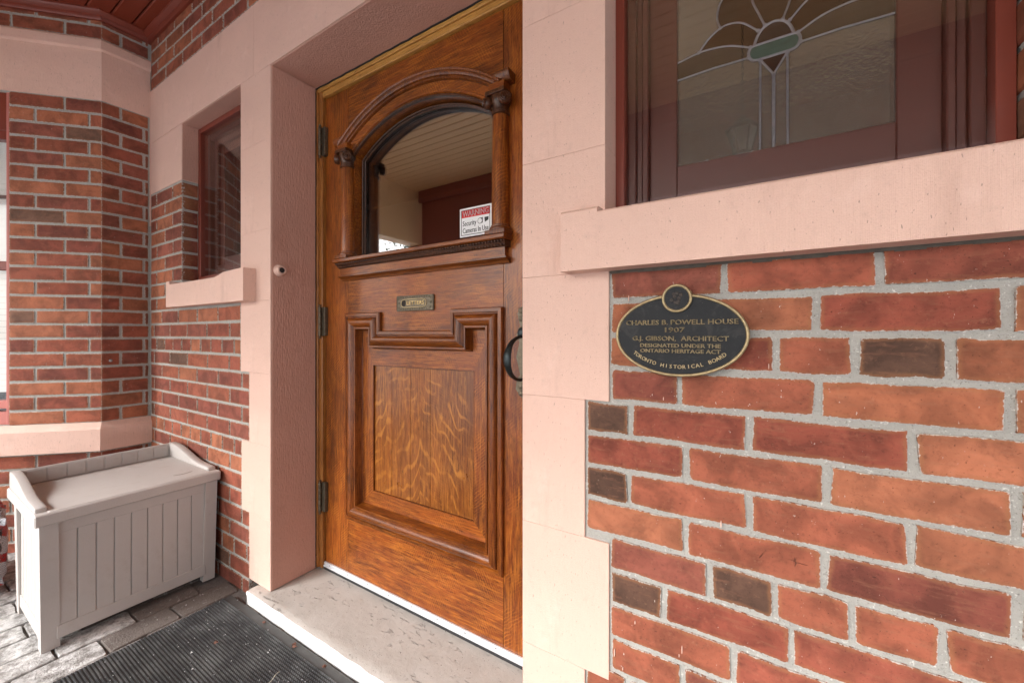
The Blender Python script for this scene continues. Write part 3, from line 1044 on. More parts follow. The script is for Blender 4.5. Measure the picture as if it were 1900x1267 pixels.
# field rails and boarded centre
YF = .2368
cx0, cx1, cz0, cz1 = -1.352, -.836, .459, .975
piece('field_rail', [(-1.418, .392), (-.762, .392), (cx1, cz0), (cx0, cz0)], YF, YF + .03, OAK_H)
piece('field_rail', [(cx0, cz1), (cx1, cz1), (-.762, 1.13), (-.838, 1.13), (-.838, 1.045), (-1.349, 1.045), (-1.349, 1.13), (-1.418, 1.13)], YF, YF + .03, OAK_H)
piece('field_stile', [(-1.418, .392), (cx0, cz0), (cx0, cz1), (-1.418, 1.13)], YF, YF + .03, OAK_V)
piece('field_stile', [(-.762, .392), (-.762, 1.13), (cx1, cz1), (cx1, cz0)], YF, YF + .03, OAK_V)
fr = [0, .132, .20, .305, .40, .49, .60, .775, 1.0]
for i in range(8):
    a = cx0 + (cx1 - cx0) * fr[i]; b = cx0 + (cx1 - cx0) * fr[i + 1]
    obj('panel_board', MB().box(a + .0001, b - .0001, YF + .007 - .0007 * (i % 2), YF + .03, cz0, cz1, .0006), OAK_P, door, origin=((cx0 + cx1) / 2, YF, (cz0 + cz1) / 2))
obj('panel_bead', MB().tube([(cx0, YF + .003, cz0), (cx1, YF + .003, cz0), (cx1, YF + .003, cz1), (cx0, YF + .003, cz1)], .0042, 6, closed=True), OAK_M, door, smooth=60)

# ledge under the glass
HWL = .425
def level(name, x0, x1, pts, mat, parent=door):
    """extrude a (y,z) section along x"""
    n = len(pts)
    vs = [(x0, y, z) for y, z in pts] + [(x1, y, z) for y, z in pts]
    fs = [tuple(range(n)), tuple(range(2 * n - 1, n - 1, -1))] + [(i, (i + 1) % n, n + (i + 1) % n, n + i) for i in range(n)]
    return obj(name, MB().add(vs, fs), mat, parent, smooth=30, origin=((x0 + x1) / 2, YD, pts[0][1]))
level('ledge_top', XC - HWL, XC + HWL, [(.245, 1.396), (.168, 1.396), (.163, 1.399), (.163, 1.409), (.167, 1.412), (.245, 1.420)], OAK_MH)
level('ledge_bed', XC - HWL + .006, XC + HWL - .006, [(.2155, 1.375), (.190, 1.375), (.178, 1.386), (.174, 1.3958), (.2155, 1.3958)], OAK_D)
level('ledge_frieze', XC - HWL + .014, XC + HWL - .014, [(.2155, 1.345), (.194, 1.345), (.192, 1.3748), (.2155, 1.3748)], OAK_H)
level('ledge_foot', XC - HWL + .006, XC + HWL - .006, [(.2155, 1.326), (.207, 1.326), (.203, 1.332), (.194, 1.336), (.186, 1.3405), (.186, 1.3448), (.2155, 1.3448)], OAK_MH)
m = MB()
x = XC - HWL + .01
while x < XC + HWL - .012:
    m.lathe(x, .1735, [(.0015, 1.3870), (.0046, 1.3885), (.0050, 1.3915), (.0040, 1.3950), (.001, 1.396)], 6)
    m.lathe(x + .004, .1845, [(.0012, 1.3765), (.0038, 1.378), (.0042, 1.3805), (.003, 1.3835), (.001, 1.384)], 6)
    x += .0118
o = obj('carved_beading', m, OAK_D, door, smooth=60); o['kind'] = 'stuff'

# columns with scrolled capitals
for cx in (-1.469, -.7035):
    cy = .203
    obj('column_shaft', MB().lathe(cx, cy, [(.0285, 1.443), (.0285, 1.55), (.0270, 1.70), (.0255, 1.796)], 24), OAK_V, door, smooth=50, origin=(cx, cy, 1.6))
    cb = obj('column_base', MB().box(cx - .038, cx + .038, cy - .037, .2155, 1.4125, 1.4265, .0015).lathe(cx, cy, [(.036, 1.4265), (.0375, 1.431), (.036, 1.436), (.031, 1.4385), (.0315, 1.443), (.0285, 1.4455)], 24), OAK_M, door, smooth=40, origin=(cx, cy, 1.42))
    cp = obj('column_capital', MB().lathe(cx, cy, [(.0258, 1.790), (.0300, 1.793), (.0305, 1.799), (.0265, 1.802), (.0270, 1.815), (.032, 1.828), (.0355, 1.842), (.034, 1.848)], 24)
             .box(cx - .036, cx + .036, cy - .038, .2155, 1.848, 1.862, .002), OAK_D, door, smooth=40, origin=(cx, cy, 1.8))
    for sx in (-1, 1):
        # volute: spiral roll turned outwards at each corner
        vx, vy, vz = cx + sx * .033, cy - .027, 1.829
        ang = sx * rad(38)
        mv = MB()
        T = Matrix.Translation((vx, vy, vz)) @ Matrix.Rotation(ang, 4, 'Z') @ Matrix.Rotation(rad(90), 4, 'X')
        mv.lathe(0, 0, [(.017, -.010), (.0195, -.006), (.0195, .006), (.017, .009)], 18, M=T)
        sp = []
        for q in range(34):
            a = q * .42
            r = .0165 - .0145 * q / 33
            sp.append(T @ Vector((r * math.cos(a) * sx, r * math.sin(a), .010)))
        mv.tube(sp, .0022, 5)
        o = obj('volute', mv, OAK_D, cp, smooth=40, origin=(vx, vy, vz))
    obj('impost_block', MB().box(cx - .030, cx + .030, cy - .028, .2155, 1.862, 1.888, .0015), OAK_H, door, origin=(cx, cy, 1.87))

# archivolt and label moulding
def arch_sweep(name, prof, a_s, mat, closed=True, seg=48):
    vs = []
    k = len(prof)
    for i in range(seg + 1):
        a = a_s + (math.pi - 2 * a_s) * i / seg
        for r, yy in prof:
            vs.append((XC + r * math.cos(a), yy, CZ + r * math.sin(a)))
    fs = []
    for i in range(seg):
        for q in range(k):
            q2 = (q + 1) % k
            fs.append((i * k + q, i * k + q2, (i + 1) * k + q2, (i + 1) * k + q))
    fs.append(tuple(range(k))); fs.append(tuple(seg * k + q for q in range(k)))
    return obj(name, MB().add(vs, fs), mat, door, smooth=35, origin=(XC, YD, CZ))
arch_sweep('archivolt', [(.583, .2155), (.583, .203), (.587, .197), (.592, .196), (.595, .201), (.626, .199), (.626, .2155)], math.acos((HW + .012) / .605), OAK_H)
arch_sweep('label_moulding', [(.624, .2155), (.624, .197), (.628, .190), (.632, .189), (.635, .182), (.642, .178), (.645, .172), (.650, .170), (.653, .173), (.653, .2155)], math.acos(.405 / .652) + .0, OAK_M)
arch_sweep('inner_arch_bead', [(.577, .2155), (.576, .204), (.580, .200), (.584, .204), (.584, .2155)], math.acos(HW / .579), OAK_D)
for sx in (-1, 1):
    xa, xb = XC + sx * .375, XC + sx * .436
    level('label_return', min(xa, xb), max(xa, xb), [(.2155, 1.888), (.186, 1.888), (.178, 1.895), (.174, 1.902), (.172, 1.913), (.174, 1.917), (.2155, 1.917)], OAK_M)
# weather strip
sw = obj('door_sweep', MB().box(-1.640, -.544, .2065, .2145, .079, .099, .001).box(-1.640, -.544, .203, .207, .079, .086, .001), ALU, door, origin=(XC, .21, .09))
obj('rubber_brush', MB().box(-1.640, -.544, .2070, .2140, .0655, .0788), BLACKRUB, door, origin=(XC, .21, .07))
for i in range(9):
    x = -1.60 + i * .125
    T = Matrix.Translation((x, .2065, .092)) @ Matrix.Rotation(rad(90), 4, 'X')
    obj('screw', MB().lathe(0, 0, [(.0032, 0), (.003, .001), (.001, .0016)], 8, M=T), STEEL, sw, origin=(x, .2065, .092))
# hinges
for z0, z1 in ((1.873, 2.022), (1.082, 1.232), (.310, .462)):
    h = obj('hinge', MB().box(-1.646, -1.622, .1985, .2145, z0 + .012, z1 - .012, .001), BRONZE, door, origin=(-1.643, .195, z0))
    m = MB()
    k = 5
    hh = (z1 - z0 - .024) / k
    for i in range(k):
        m.lathe(-1.647, .191, [(.0058, z0 + .012 + i * hh + .0006), (.0066, z0 + .012 + i * hh + .002), (.0066, z0 + .012 + (i + 1) * hh - .002), (.0058, z0 + .012 + (i + 1) * hh - .0006)], 12)
    m.lathe(-1.647, .191, [(.002, z0), (.0055, z0 + .004), (.003, z0 + .009), (.0045, z0 + .012)], 10)
    m.lathe(-1.647, .191, [(.0045, z1 - .012), (.003, z1 - .009), (.0055, z1 - .004), (.002, z1)], 10)
    obj('hinge_pin', m, BRONZE, h, smooth=40, origin=(-1.647, .191, z0))

# text as real relief
def text_mesh(body, size, depth, align='CENTER', spacing=1.0, xs=1.0):
    cu = bpy.data.curves.new('txt', 'FONT')
    cu.body = body; cu.size = size; cu.extrude = depth; cu.align_x = align; cu.align_y = 'CENTER'
    cu.space_character = spacing; cu.resolution_u = 2
    ob = bpy.data.objects.new('txt', cu)
    col.objects.link(ob)
    bpy.context.view_layer.update()
    dg = bpy.context.evaluated_depsgraph_get()
    me = bpy.data.meshes.new_from_object(ob.evaluated_get(dg))
    bpy.data.objects.remove(ob); bpy.data.curves.remove(cu)
    vs = [(v.co.x * xs, -v.co.z, v.co.y) for v in me.vertices]
    fs = [tuple(p.vertices) for p in me.polygons]
    bpy.data.meshes.remove(me)
    return vs, fs
def text(name, body, x, y, z, size, depth, mat, parent, width=None, bold=0.0, rot=0.0, spacing=1.0):
    vs, fs = text_mesh(body, size, depth, spacing=spacing)
    w = max(v[0] for v in vs) - min(v[0] for v in vs)
    cx = (max(v[0] for v in vs) + min(v[0] for v in vs)) / 2
    s = width / w if width else 1
    c, sn = math.cos(rot), math.sin(rot)
    V = []
    for a, b, d in vs:
        a = (a - cx) * s
        V.append((x + a * c - d * sn, y + b, z + a * sn + d * c))
    return obj(name, MB().add(V, fs), mat, parent, origin=(x, y, z))

# letter plate
lpx, lpz = XC + .003, 1.2165
lp = obj('letter_plate', MB().box(lpx - .094, lpx + .094, .2085, .2155, lpz - .029, lpz + .029, .0025), BRONZE, door, origin=(lpx, .21, lpz))
def oval_ring(x, z, a, b, y, r, seg=28, sq=4):
    pts = []
    for k in range(seg):
        t = 2 * math.pi * k / seg
        ct, st = math.cos(t), math.sin(t)
        pts.append((x + a * math.copysign(abs(ct) ** (2 / sq), ct), y, z + b * math.copysign(abs(st) ** (2 / sq), st)))
    return pts
obj('slot_rim', MB().tube(oval_ring(lpx - .004, lpz, .064, .0155, .2075, 0), .0020, 6, closed=True), PLQB, lp, smooth=50)
obj('slot_opening', MB().prism([(p[0], p[2]) for p in oval_ring(lpx - .057, lpz, .011, .0135, 0, 0, 20, 2.5)], .2078, .2084), DARK, lp)
m = MB().tube([(lpx - .092, .2083, lpz - .027), (lpx + .092, .2083, lpz - .027), (lpx + .092, .2083, lpz + .027), (lpx - .092, .2083, lpz + .027)], .0016, 6, closed=True)
for k in range(13):
    for zz in (-.0215, .0215):
        T = Matrix.Translation((lpx - .072 + k * .012, .2085, lpz + zz)) @ Matrix.Rotation(rad(90), 4, 'X')
        m.lathe(0, 0, [(.0036, 0), (.003, .0012), (.001, .0018)], 6, M=T)
for sx in (-1, 1):
    for q in range(3):
        pts = [(lpx + sx * .082 + .006 * math.cos(t * .6) * (1 - t / 14), .2078, lpz - .017 + q * .017 + .006 * math.sin(t * .6) * (1 - t / 14)) for t in range(12)]
        m.tube(pts, .0011, 5)
obj('scroll_relief', m, BRONZE, lp, smooth=50)
text('lettering', 'LETTERS', lpx + .006, .2075, lpz, .021, .0013, BRASSL, lp, width=.088)

# door pull
hx = -.618
hd = obj('door_pull', MB().prism([(hx - .012, .905), (hx + .012, .905), (hx + .030, .93), (hx + .026, .955), (hx + .016, .975), (hx + .030, 1.03), (hx + .018, 1.075), (hx + .028, 1.10), (hx + .014, 1.12), (hx + .024, 1.165), (hx + .010, 1.185), (hx, 1.203),
    (hx - .010, 1.185), (hx - .026, 1.165), (hx - .014, 1.12), (hx - .030, 1.10), (hx - .018, 1.075), (hx - .030, 1.03), (hx - .016, .975), (hx - .028, .955), (hx - .032, .93)], .207, .2155), BRONZE, door, origin=(hx, .21, 1.05))
pts, rr_ = [], []
for k in range(25):
    t = k / 24
    a = math.pi * (t - .5)
    pts.append((hx, .205 - .098 * math.cos(a) ** .8 if abs(math.cos(a)) > 1e-6 else .205, 1.028 + .066 * math.sin(a)))
    rr_.append(.0036 + .0060 * max(0, math.cos(a)) ** 2.5)
m = MB()
# flattened strap grip
Pv = [Vector(p) for p in pts]
vs, fs = [], []
for i, p in enumerate(Pv):
    a = Pv[max(i - 1, 0)]; b = Pv[min(i + 1, 24)]
    d = (b - a).normalized(); u = Vector((1, 0, 0)); w = d.cross(u).normalized()
    for k in range(8):
        t = 2 * math.pi * k / 8
        vs.append(p + u * (rr_[i] * 1.35 * math.cos(t)) + w * ((.0042 + rr_[i] * .25) * math.sin(t)))
for i in range(24):
    for k in range(8):
        fs.append((i * 8 + k, i * 8 + (k + 1) % 8, (i + 1) * 8 + (k + 1) % 8, (i + 1) * 8 + k))
m.add(vs, fs)
obj('grip', m, IRON, hd, smooth=60, origin=(hx, .13, 1.03))
m = MB()
for zz in (1.175, 1.15, 1.115, .965, .94, .918):
    T = Matrix.Translation((hx - .012, .207, zz)) @ Matrix.Rotation(rad(90), 4, 'X')
    m.lathe(0, 0, [(.010, 0), (.009, .003), (.006, .004), (.007, .006), (.002, .008)], 10, M=T)
    T = Matrix.Translation((hx + .012, .207, zz)) @ Matrix.Rotation(rad(90), 4, 'X')
    m.lathe(0, 0, [(.010, 0), (.009, .003), (.006, .004), (.007, .006), (.002, .008)], 10, M=T)
obj('cast_relief', m, BRONZE, hd, smooth=50)
T = Matrix.Translation((hx + .002, .207, 1.105)) @ Matrix.Rotation(rad(90), 4, 'X')
obj('thumb_latch', MB().lathe(0, 0, [(.014, 0), (.012, .012), (.016, .020), (.010, .024)], 14, M=T), IRON, hd, smooth=40)

# sticker on the glass
sx0, sx1, sz0, sz1 = -.919, -.781, 1.446, 1.548
ys = .2648
stk = obj('warning_sticker', MB().box(sx0, sx1, ys - .0006, ys, sz0, sz1), STK_W, origin=((sx0 + sx1) / 2, ys, (sz0 + sz1) / 2))
props(stk, 'white and red WARNING security camera sticker in the lower right of the door glass', 'sticker')
w_ = sx1 - sx0
m = MB()
for a in (rect(sx0 + .006, sx1 - .006, sz0 + .006, sz0 + .0082), rect(sx0 + .006, sx1 - .006, sz1 - .0082, sz1 - .006), rect(sx0 + .006, sx0 + .0082, sz0 + .0082, sz1 - .0082), rect(sx1 - .0082, sx1 - .006, sz0 + .0082, sz1 - .0082)):
    m.prism(a, ys - .0010, ys - .0006)
obj('border', m, STK_K, stk)
obj('red_band', MB().prism(rect(sx0 + .0086, sx1 - .0086, sz1 - .034, sz1 - .0086), ys - .0009, ys - .0006), STK_R, stk)
text('lettering', 'WARNING', (sx0 + sx1) / 2, ys - .0011, sz1 - .0213, .027, .00008, STK_W, stk, width=w_ - .026)
text('lettering', 'WARNING', (sx0 + sx1) / 2 + .0006, ys - .0011, sz1 - .0213, .027, .00008, STK_W, stk, width=w_ - .026)
text('lettering', 'Security', sx0 + .043, ys - .0009, sz0 + .047, .026, .00008, STK_K, stk, width=.060)
text('lettering', 'Security', sx0 + .0437, ys - .0009, sz0 + .047, .026, .00008, STK_K, stk, width=.060)
text('lettering', 'Cameras In Use', (sx0 + sx1) / 2, ys - .0009, sz0 + .0215, .026, .00008, STK_K, stk, width=w_ - .026)
text('lettering', 'Cameras In Use', (sx0 + sx1) / 2 + .0007, ys - .0009, sz0 + .0215, .026, .00008, STK_K, stk, width=w_ - .026)
cxk, czk = sx0 + .092, sz0 + .049
m = MB()
m.prism([(cxk - .002, czk + .009), (cxk + .009, czk + .011), (cxk + .009, czk - .008), (cxk - .002, czk - .010)], ys - .0009, ys - .0006)
m.prism([(cxk + .016, czk + .010), (cxk + .034, czk + .010), (cxk + .033, czk - .001), (cxk + .018, czk - .007)], ys - .0009, ys - .0006)
m.tube([(cxk - .003 + .0095 * math.cos(t * .39), ys - .0007, czk + .0095 * math.sin(t * .39)) for t in range(16)], .0009, 4, closed=True, flat=.3)
obj('camera_symbol', m, STK_K, stk)
obj('lens_disc', MB().prism([(cxk - .003 + .0086 * math.cos(t * .39), czk + .0086 * math.sin(t * .39)) for t in range(16)], ys - .00105, ys - .0009), STK_W, stk)

# ================================================================== side window
swn = thing('side_window', 'narrow red framed window between the bay corner and the doorway', 'window', (-2.23, .07, 1.38))
x0, x1, z0, z1 = -2.5405, -1.9245, 1.384, 2.186
obj('frame', MB().box(x0, x0 + .024, .071, .15, z0, z1, .002), REDP, swn); obj('frame', MB().box(x1 - .024, x1, .071, .15, z0, z1, .002), REDP, swn)
obj('head_rail', MB().box(x0 + .024, x1 - .024, .0712, .15, z1 - .026, z1, .002), REDP, swn)
obj('bottom_rail', MB().box(x0 + .024, x1 - .024, .0712, .15, z0, z0 + .02, .002), REDP, swn)
obj('storm_pane', MB().box(x0 + .02, x1 - .02, .082, .085, z0 + .015, z1 - .02), STORM, swn)
a, b, c, d = x0 + .024, x1 - .024, z0 + .02, z1 - .026
m = MB()
for k, (w, yy) in enumerate(((.030, .105), (.030, .125), (.045, .140))):
    o_ = sum((.030, .030, .045)[:k])
    m.box(a + o_, a + o_ + w, yy, .20, c + o_, d - o_, .002); m.box(b - o_ - w, b - o_, yy, .20, c + o_, d - o_, .002)
    m.box(a + o_ + w, b - o_ - w, yy + .0003, .20, d - o_ - w, d - o_, .002); m.box(a + o_ + w, b - o_ - w, yy + .0003, .20, c + o_, c + o_ + w, .002)
obj('inner_sash', m, REDS, swn)
obj('pane', MB().box(a + .1, b - .1, .165, .168, c + .1, d - .1), STORM, swn)

# ================================================================== leaded window
lw = thing('leaded_window', 'large dark red window with leaded stained glass above the long pink sill', 'window', (.02, .08, 1.4))
zt_ = 2.186
obj('frame', MB().box(-.2925, -.272, .0735, .15, 1.395, zt_, .0015), REDP, lw, origin=(-.28, .08, 1.7))
obj('frame', MB().box(.314, .3365, .0735, .15, 1.395, zt_, .0015), REDP, lw, origin=(.32, .08, 1.7))
obj('head_rail', MB().box(-.272, .314, .0737, .15, zt_ - .03, zt_, .0015), REDP, lw)
obj('storm_pane', MB().box(-.273, .315, .088, .0905, 1.40, zt_ - .02), STORM, lw)
m = MB()
m.box(-.2715, -.252, .100, .17, 1.395, zt_, .002).box(-.252, -.238, .110, .17, 1.395, zt_, .002).box(-.238, -.225, .104, .17, 1.395, zt_, .002)
m.box(.294, .3135, .100, .17, 1.395, zt_, .002).box(.280, .294, .110, .17, 1.395, zt_, .002).box(.268, .280, .104, .17, 1.395, zt_, .002)
obj('stop_moulding', m, REDS, lw)
sash = obj('sash', MB().box(-.2248, -.164, .122, .17, 1.395, zt_, .0015).box(.209, .2678, .122, .17, 1.395, zt_, .0015).box(-.1638, .2088, .1222, .17, 1.395, 1.486, .0015), REDS, lw)
gx0, gx1, gz0, gz1 = -.166, .211, 1.484, 2.10
xm = .0225
yg = .1300
obj('clear_pane', MB().box(gx0, gx1, yg + .0012, yg + .003, gz0, gz1), RIPPLE, lw, origin=(xm, yg, 1.6))
def mir(pts): return [(2 * xm - x, z) for x, z in pts]
def curve(pts, n=6):
    """Catmull-Rom through points"""
    P_ = [pts[0]] + list(pts) + [pts[-1]]
    out = []
    for i in range(1, len(P_) - 2):
        p0, p1, p2, p3 = P_[i - 1], P_[i], P_[i + 1], P_[i + 2]
        for k in range(n):
            t = k / n
            out.append(tuple(.5 * ((2 * p1[j]) + (-p0[j] + p2[j]) * t + (2 * p0[j] - 5 * p1[j] + 4 * p2[j] - p3[j]) * t * t + (-p0[j] + 3 * p1[j] - 3 * p2[j] + p3[j]) * t ** 3) for j in (0, 1)))
    out.append(tuple(pts[-1]))
    return out
lowarc = curve([(-.164, 1.727), (-.119, 1.7345), (-.085, 1.733), (-.054, 1.726), (-.019, 1.709)])
lowline = [(-.164, 1.687), (-.09, 1.690), (-.023, 1.6885)]
pet1 = curve([(-.119, 1.7345), (-.100, 1.757), (-.076, 1.773), (-.055, 1.775), (-.032, 1.766), (-.005, 1.739)])
pet2 = curve([(-.076, 1.773), (-.082, 1.800), (-.072, 1.835), (-.040, 1.858), (-.016, 1.845), (-.012, 1.811)])
spoke = curve([(-.012, 1.85), (-.016, 1.811), (-.004, 1.775), (.007, 1.746)])
gem = curve([(-.012, 1.710), (-.006, 1.728), (.005, 1.742), (.0225, 1.748), (.040, 1.742), (.051, 1.728), (.057, 1.710)])
teal = curve([(-.012, 1.710), (-.019, 1.707), (-.0225, 1.695), (-.017, 1.682), (-.006, 1.678)]) + curve([(.051, 1.678), (.062, 1.682), (.0675, 1.695), (.064, 1.707), (.057, 1.710)])
tri = [(-.001, 1.6765), (.0225, 1.639), (.046, 1.6765)]
cross = curve([(.0225, 1.87), (.0225, 1.81), (.0225, 1.749)])
def pane(name, pts, mat, lab=None):
    o = obj(name, MB().prism(pts, yg - .0006, yg + .0008), mat, lw, origin=(xm, yg, 1.7))
    if lab: o['label'] = lab
for f in (lambda p: p, mir):
    pane('petal_pane', f(pet1 + lowarc[::-1][:19]), AMBER, 'streaky brown petal of leaded glass')
    pane('petal_pane', f(pet2 + [(-.004, 1.775), (.007, 1.746), (-.005, 1.739)] + pet1[::-1][1:13]), AMBER, 'streaky brown petal of leaded glass')
    pane('petal_pane', f([(.0225, 1.87), (-.010, 1.86), (-.012, 1.811), (-.004, 1.775), (.007, 1.746), (.0225, 1.749)]), AMBER, 'streaky brown petal of leaded glass')
    pane('border_pane', f([(-.164, 1.687)] + lowarc + [(-.023, 1.6885), (-.09, 1.690)]), SEEDY, 'pebbled tan strip of leaded glass')
pane('jewel_pane', gem, DKGL, 'dark rounded centre of the leaded flower')
pane('jewel_pane', teal, TEAL, 'teal band of the leaded flower')
pane('jewel_pane', tri, DKGL, 'small dark triangle pane')
m = MB()
def came(pts, r=.0021): m.tube([(x, yg - .001, z) for x, z in pts], r, 6, flat=.7)
for f in (lambda p: p, mir):
    for c_ in (lowarc, lowline, pet1, pet2, spoke): came(f(c_))
came(gem, .0028); came(teal, .0028); came([teal[0], teal[-1]], .0026); came(tri[:2]); came(tri[1:]); came([(-.006, 1.678), (.051, 1.678)], .0026)
came([(-.001, 1.676), (-.0015, 1.486)]); came([(.0225, 1.639), (.0225, 1.486)], .0030); came([(.046, 1.676), (.0465, 1.486)])
for x, z in ((-.119, 1.7345), (-.076, 1.773), (-.005, 1.739), (-.019, 1.709), (-.023, 1.6885), (.007, 1.746), (-.001, 1.674), (.0225, 1.638)):
    for q in ((x, z), (2 * xm - x, z)):
        T = Matrix.Translation((q[0], yg - .0015, q[1])) @ Matrix.Rotation(rad(90), 4, 'X')
        m.lathe(0, 0, [(.0042, 0), (.0038, .0015), (.001, .0026)], 8, M=T)
obj('lead_cames', m, LEAD, lw, smooth=60)

# ================================================================== plaque
px_, pz_, py_ = -.1395, 1.0985, -.021
plq = thing('heritage_plaque', 'oval black heritage plaque with gold rim and lettering on the brickwork', 'plaque', (px_, -.002, pz_))
A, B = .1225, .0815
def ell(a, b, n=64, cx=px_, cz=pz_): return [(cx + a * math.cos(2 * math.pi * k / n), cz + b * math.sin(2 * math.pi * k / n)) for k in range(n)]
obj('plate', MB().prism(ell(A, B), py_ + .001, -.001), PLQB, plq, smooth=40)
obj('face', MB().prism(ell(A - .0055, B - .0055), py_ + .0002, py_ + .0009), PLQ, plq)
m = MB().tube([(x, py_, z) for x, z in ell(A - .0028, B - .0028)], .0030, 8, closed=True)
obj('rim', m, PLQB, plq, smooth=60)
bx, bz = -.1402, 1.1708
boss = obj('crest_boss', MB().prism(ell(.0275, .0275, 32, bx, bz), py_ - .003, -.001), PLQB, plq, smooth=40, origin=(bx, py_, bz))
obj('boss_rim', MB().tube([(x, py_ - .0035, z) for x, z in ell(.0255, .0255, 32, bx, bz)], .0027, 8, closed=True), PLQB, boss, smooth=60)
obj('boss_face', MB().prism(ell(.0225, .0225, 32, bx, bz), py_ - .0040, py_ - .0031), PLQ, boss)
T = Matrix.Translation((bx, py_ - .0040, bz)) @ Matrix.Rotation(rad(90), 4, 'X')
m = MB()
for k in range(9):
    a = k * .7
    m.lathe(.010 * math.cos(a) * (.4 + .6 * (k % 2)), .010 * math.sin(a), [(.004, 0), (.003, .001), (.001, .0014)], 7, M=T)
obj('worn_crest', m, simple('corroded_bronze', (.05, .04, .035), .6, .5, 200, .001, 300, metal=.4), boss)
yt = py_ + .0002
for body, zz, sz, wd, xo in (
    ('CHARLES B. POWELL HOUSE', 1.1235, .0135, .205, .002),
    ('1907', 1.1085, .0135, .036, -.005),
    ('G.J. GIBSON,  ARCHITECT', 1.0915, .0130, .176, .001),
    ('DESIGNATED UNDER THE', 1.0775, .0105, .147, .002),
    ('ONTARIO HERITAGE ACT', 1.0668, .0105, .147, .002)):
    for q in (0, 1):
        text('lettering', body, px_ + xo + q * .0004, yt - .0012, zz + q * .0002, sz, .0012, PLQB, plq, width=wd)
arc_t = 'TORONTO HISTORICAL BOARD'
aa, bb = .103, .0655
n = len(arc_t)
# letters set one by one along the lower rim
tot = 1.92
for k, ch in enumerate(arc_t):
    if ch == ' ': continue
    t = -math.pi / 2 + tot * ((k + .5) / n - .5)
    x = px_ + aa * math.cos(t); z = pz_ + .003 + bb * math.sin(t)
    dx, dz = -aa * math.sin(t), bb * math.cos(t)
    vs, fs = text_mesh(ch, .0105, .0012)
    r_ = math.atan2(dz, dx)
    cxx = (max(v[0] for v in vs) + min(v[0] for v in vs)) / 2
    V = [(x + (a - cxx) * math.cos(r_) - d * math.sin(r_), yt - .0012 + b, z + (a - cxx) * math.sin(r_) + d * math.cos(r_)) for a, b, d in vs]
    obj('rim_letter', MB().add(V, fs), PLQB, plq, origin=(x, yt, z))

# ================================================================== door bell
db = thing('door_bell', 'small round pink painted bell push on the left doorway reveal', 'doorbell', (-1.678, .035, 1.362))
T = Matrix.Translation((-1.679, .035, 1.362)) @ Matrix.Rotation(rad(90), 4, 'Y')
obj('escutcheon', MB().lathe(0, 0, [(.026, 0), (.025, .005), (.020, .014), (.018, .020), (.0135, .0215), (.0125, .018), (.010, .0175)], 24, M=T), PINK, db, smooth=40)
T = Matrix.Translation((-1.6615, .035, 1.362)) @ Matrix.Rotation(rad(90), 4, 'Y')
obj('button', MB().lathe(0, 0, [(.0105, 0), (.0100, .0015), (.005, .0022)], 18, M=T), BLACKRUB, db, smooth=40)

# ================================================================== floor
props(obj('ground', MB().box(-160, 160, -160, 160, -.45, -.40), SNOW), kind='structure')
props(obj('porch_floor', MB().box(-5.6, 3.2, -2.45, .05, -.40, -.009), JOINT), kind='structure')
pav = thing('paving', 'worn brick sized pavers of the porch floor, dusted with salt, strong daylight painted into the paler ones', 'paving', (-1.5, -1, 0))
pvar = {}
def paver_mesh(w, l, v):
    k = (w, l, v)
    if k in pvar: return pvar[k]
    rr = random.Random(v * 77 + int(w * 1000))
    n = 14
    pts = []
    per = []
    hw, hl = w / 2, l / 2
    per = [(-hw + .006, -hl), (0, -hl), (hw - .006, -hl), (hw, -hl + .006), (hw, 0), (hw, hl - .006), (hw - .006, hl), (0, hl), (-hw + .006, hl), (-hw, hl - .006), (-hw, 0), (-hw, -hl + .006)]
    per = [(x + rr.uniform(-.0028, .0028), y + rr.uniform(-.0028, .0028)) for x, y in per]
    vs = [(x, y, -.03) for x, y in per] + [(x, y, -.004) for x, y in per] + [(x * .965, y * .98, rr.uniform(-.0012, .0006)) for x, y in per] + [(0, 0, .001)]
    n = len(per)
    fs = []
    for i in range(n):
        j = (i + 1) % n
        fs += [(i, j, n + j, n + i), (n + i, n + j, 2 * n + j, 2 * n + i), (2 * n + i, 2 * n + j, 3 * n)]
    me = bpy.data.meshes.new('paving_stone'); me.from_pydata(vs, [], fs)
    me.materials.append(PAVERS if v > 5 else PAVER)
    pvar[k] = me
    return me
# rows run towards the street; row lines measured beside the bench
row_w = .118
X = -3.45
ri = 0
while X < .5:
    off = (ri % 2) * .10 + R.uniform(-.02, .02)
    Y = -.02 - off
    first = True
    while Y > -1.75:
        l = .205
        yy = Y - l / 2
        # leave out what the bay stands on
        if (X - yy) > -2.72:
            lit_salty = yy < -.40 + .1 * R.random() and X < -1.7  # salted stones that carry the painted daylight
            me = paver_mesh(row_w - .006, l - .006, R.randrange(6) + (6 if lit_salty else 0))
            o = mesh_inst('paving_stone', me, pav, (X + row_w / 2, yy, R.uniform(-.002, .001)))
            o.rotation_euler = (R.uniform(-.006, .006), R.uniform(-.006, .006), R.uniform(-.01, .01))
        Y -= l
    X += row_w; ri += 1
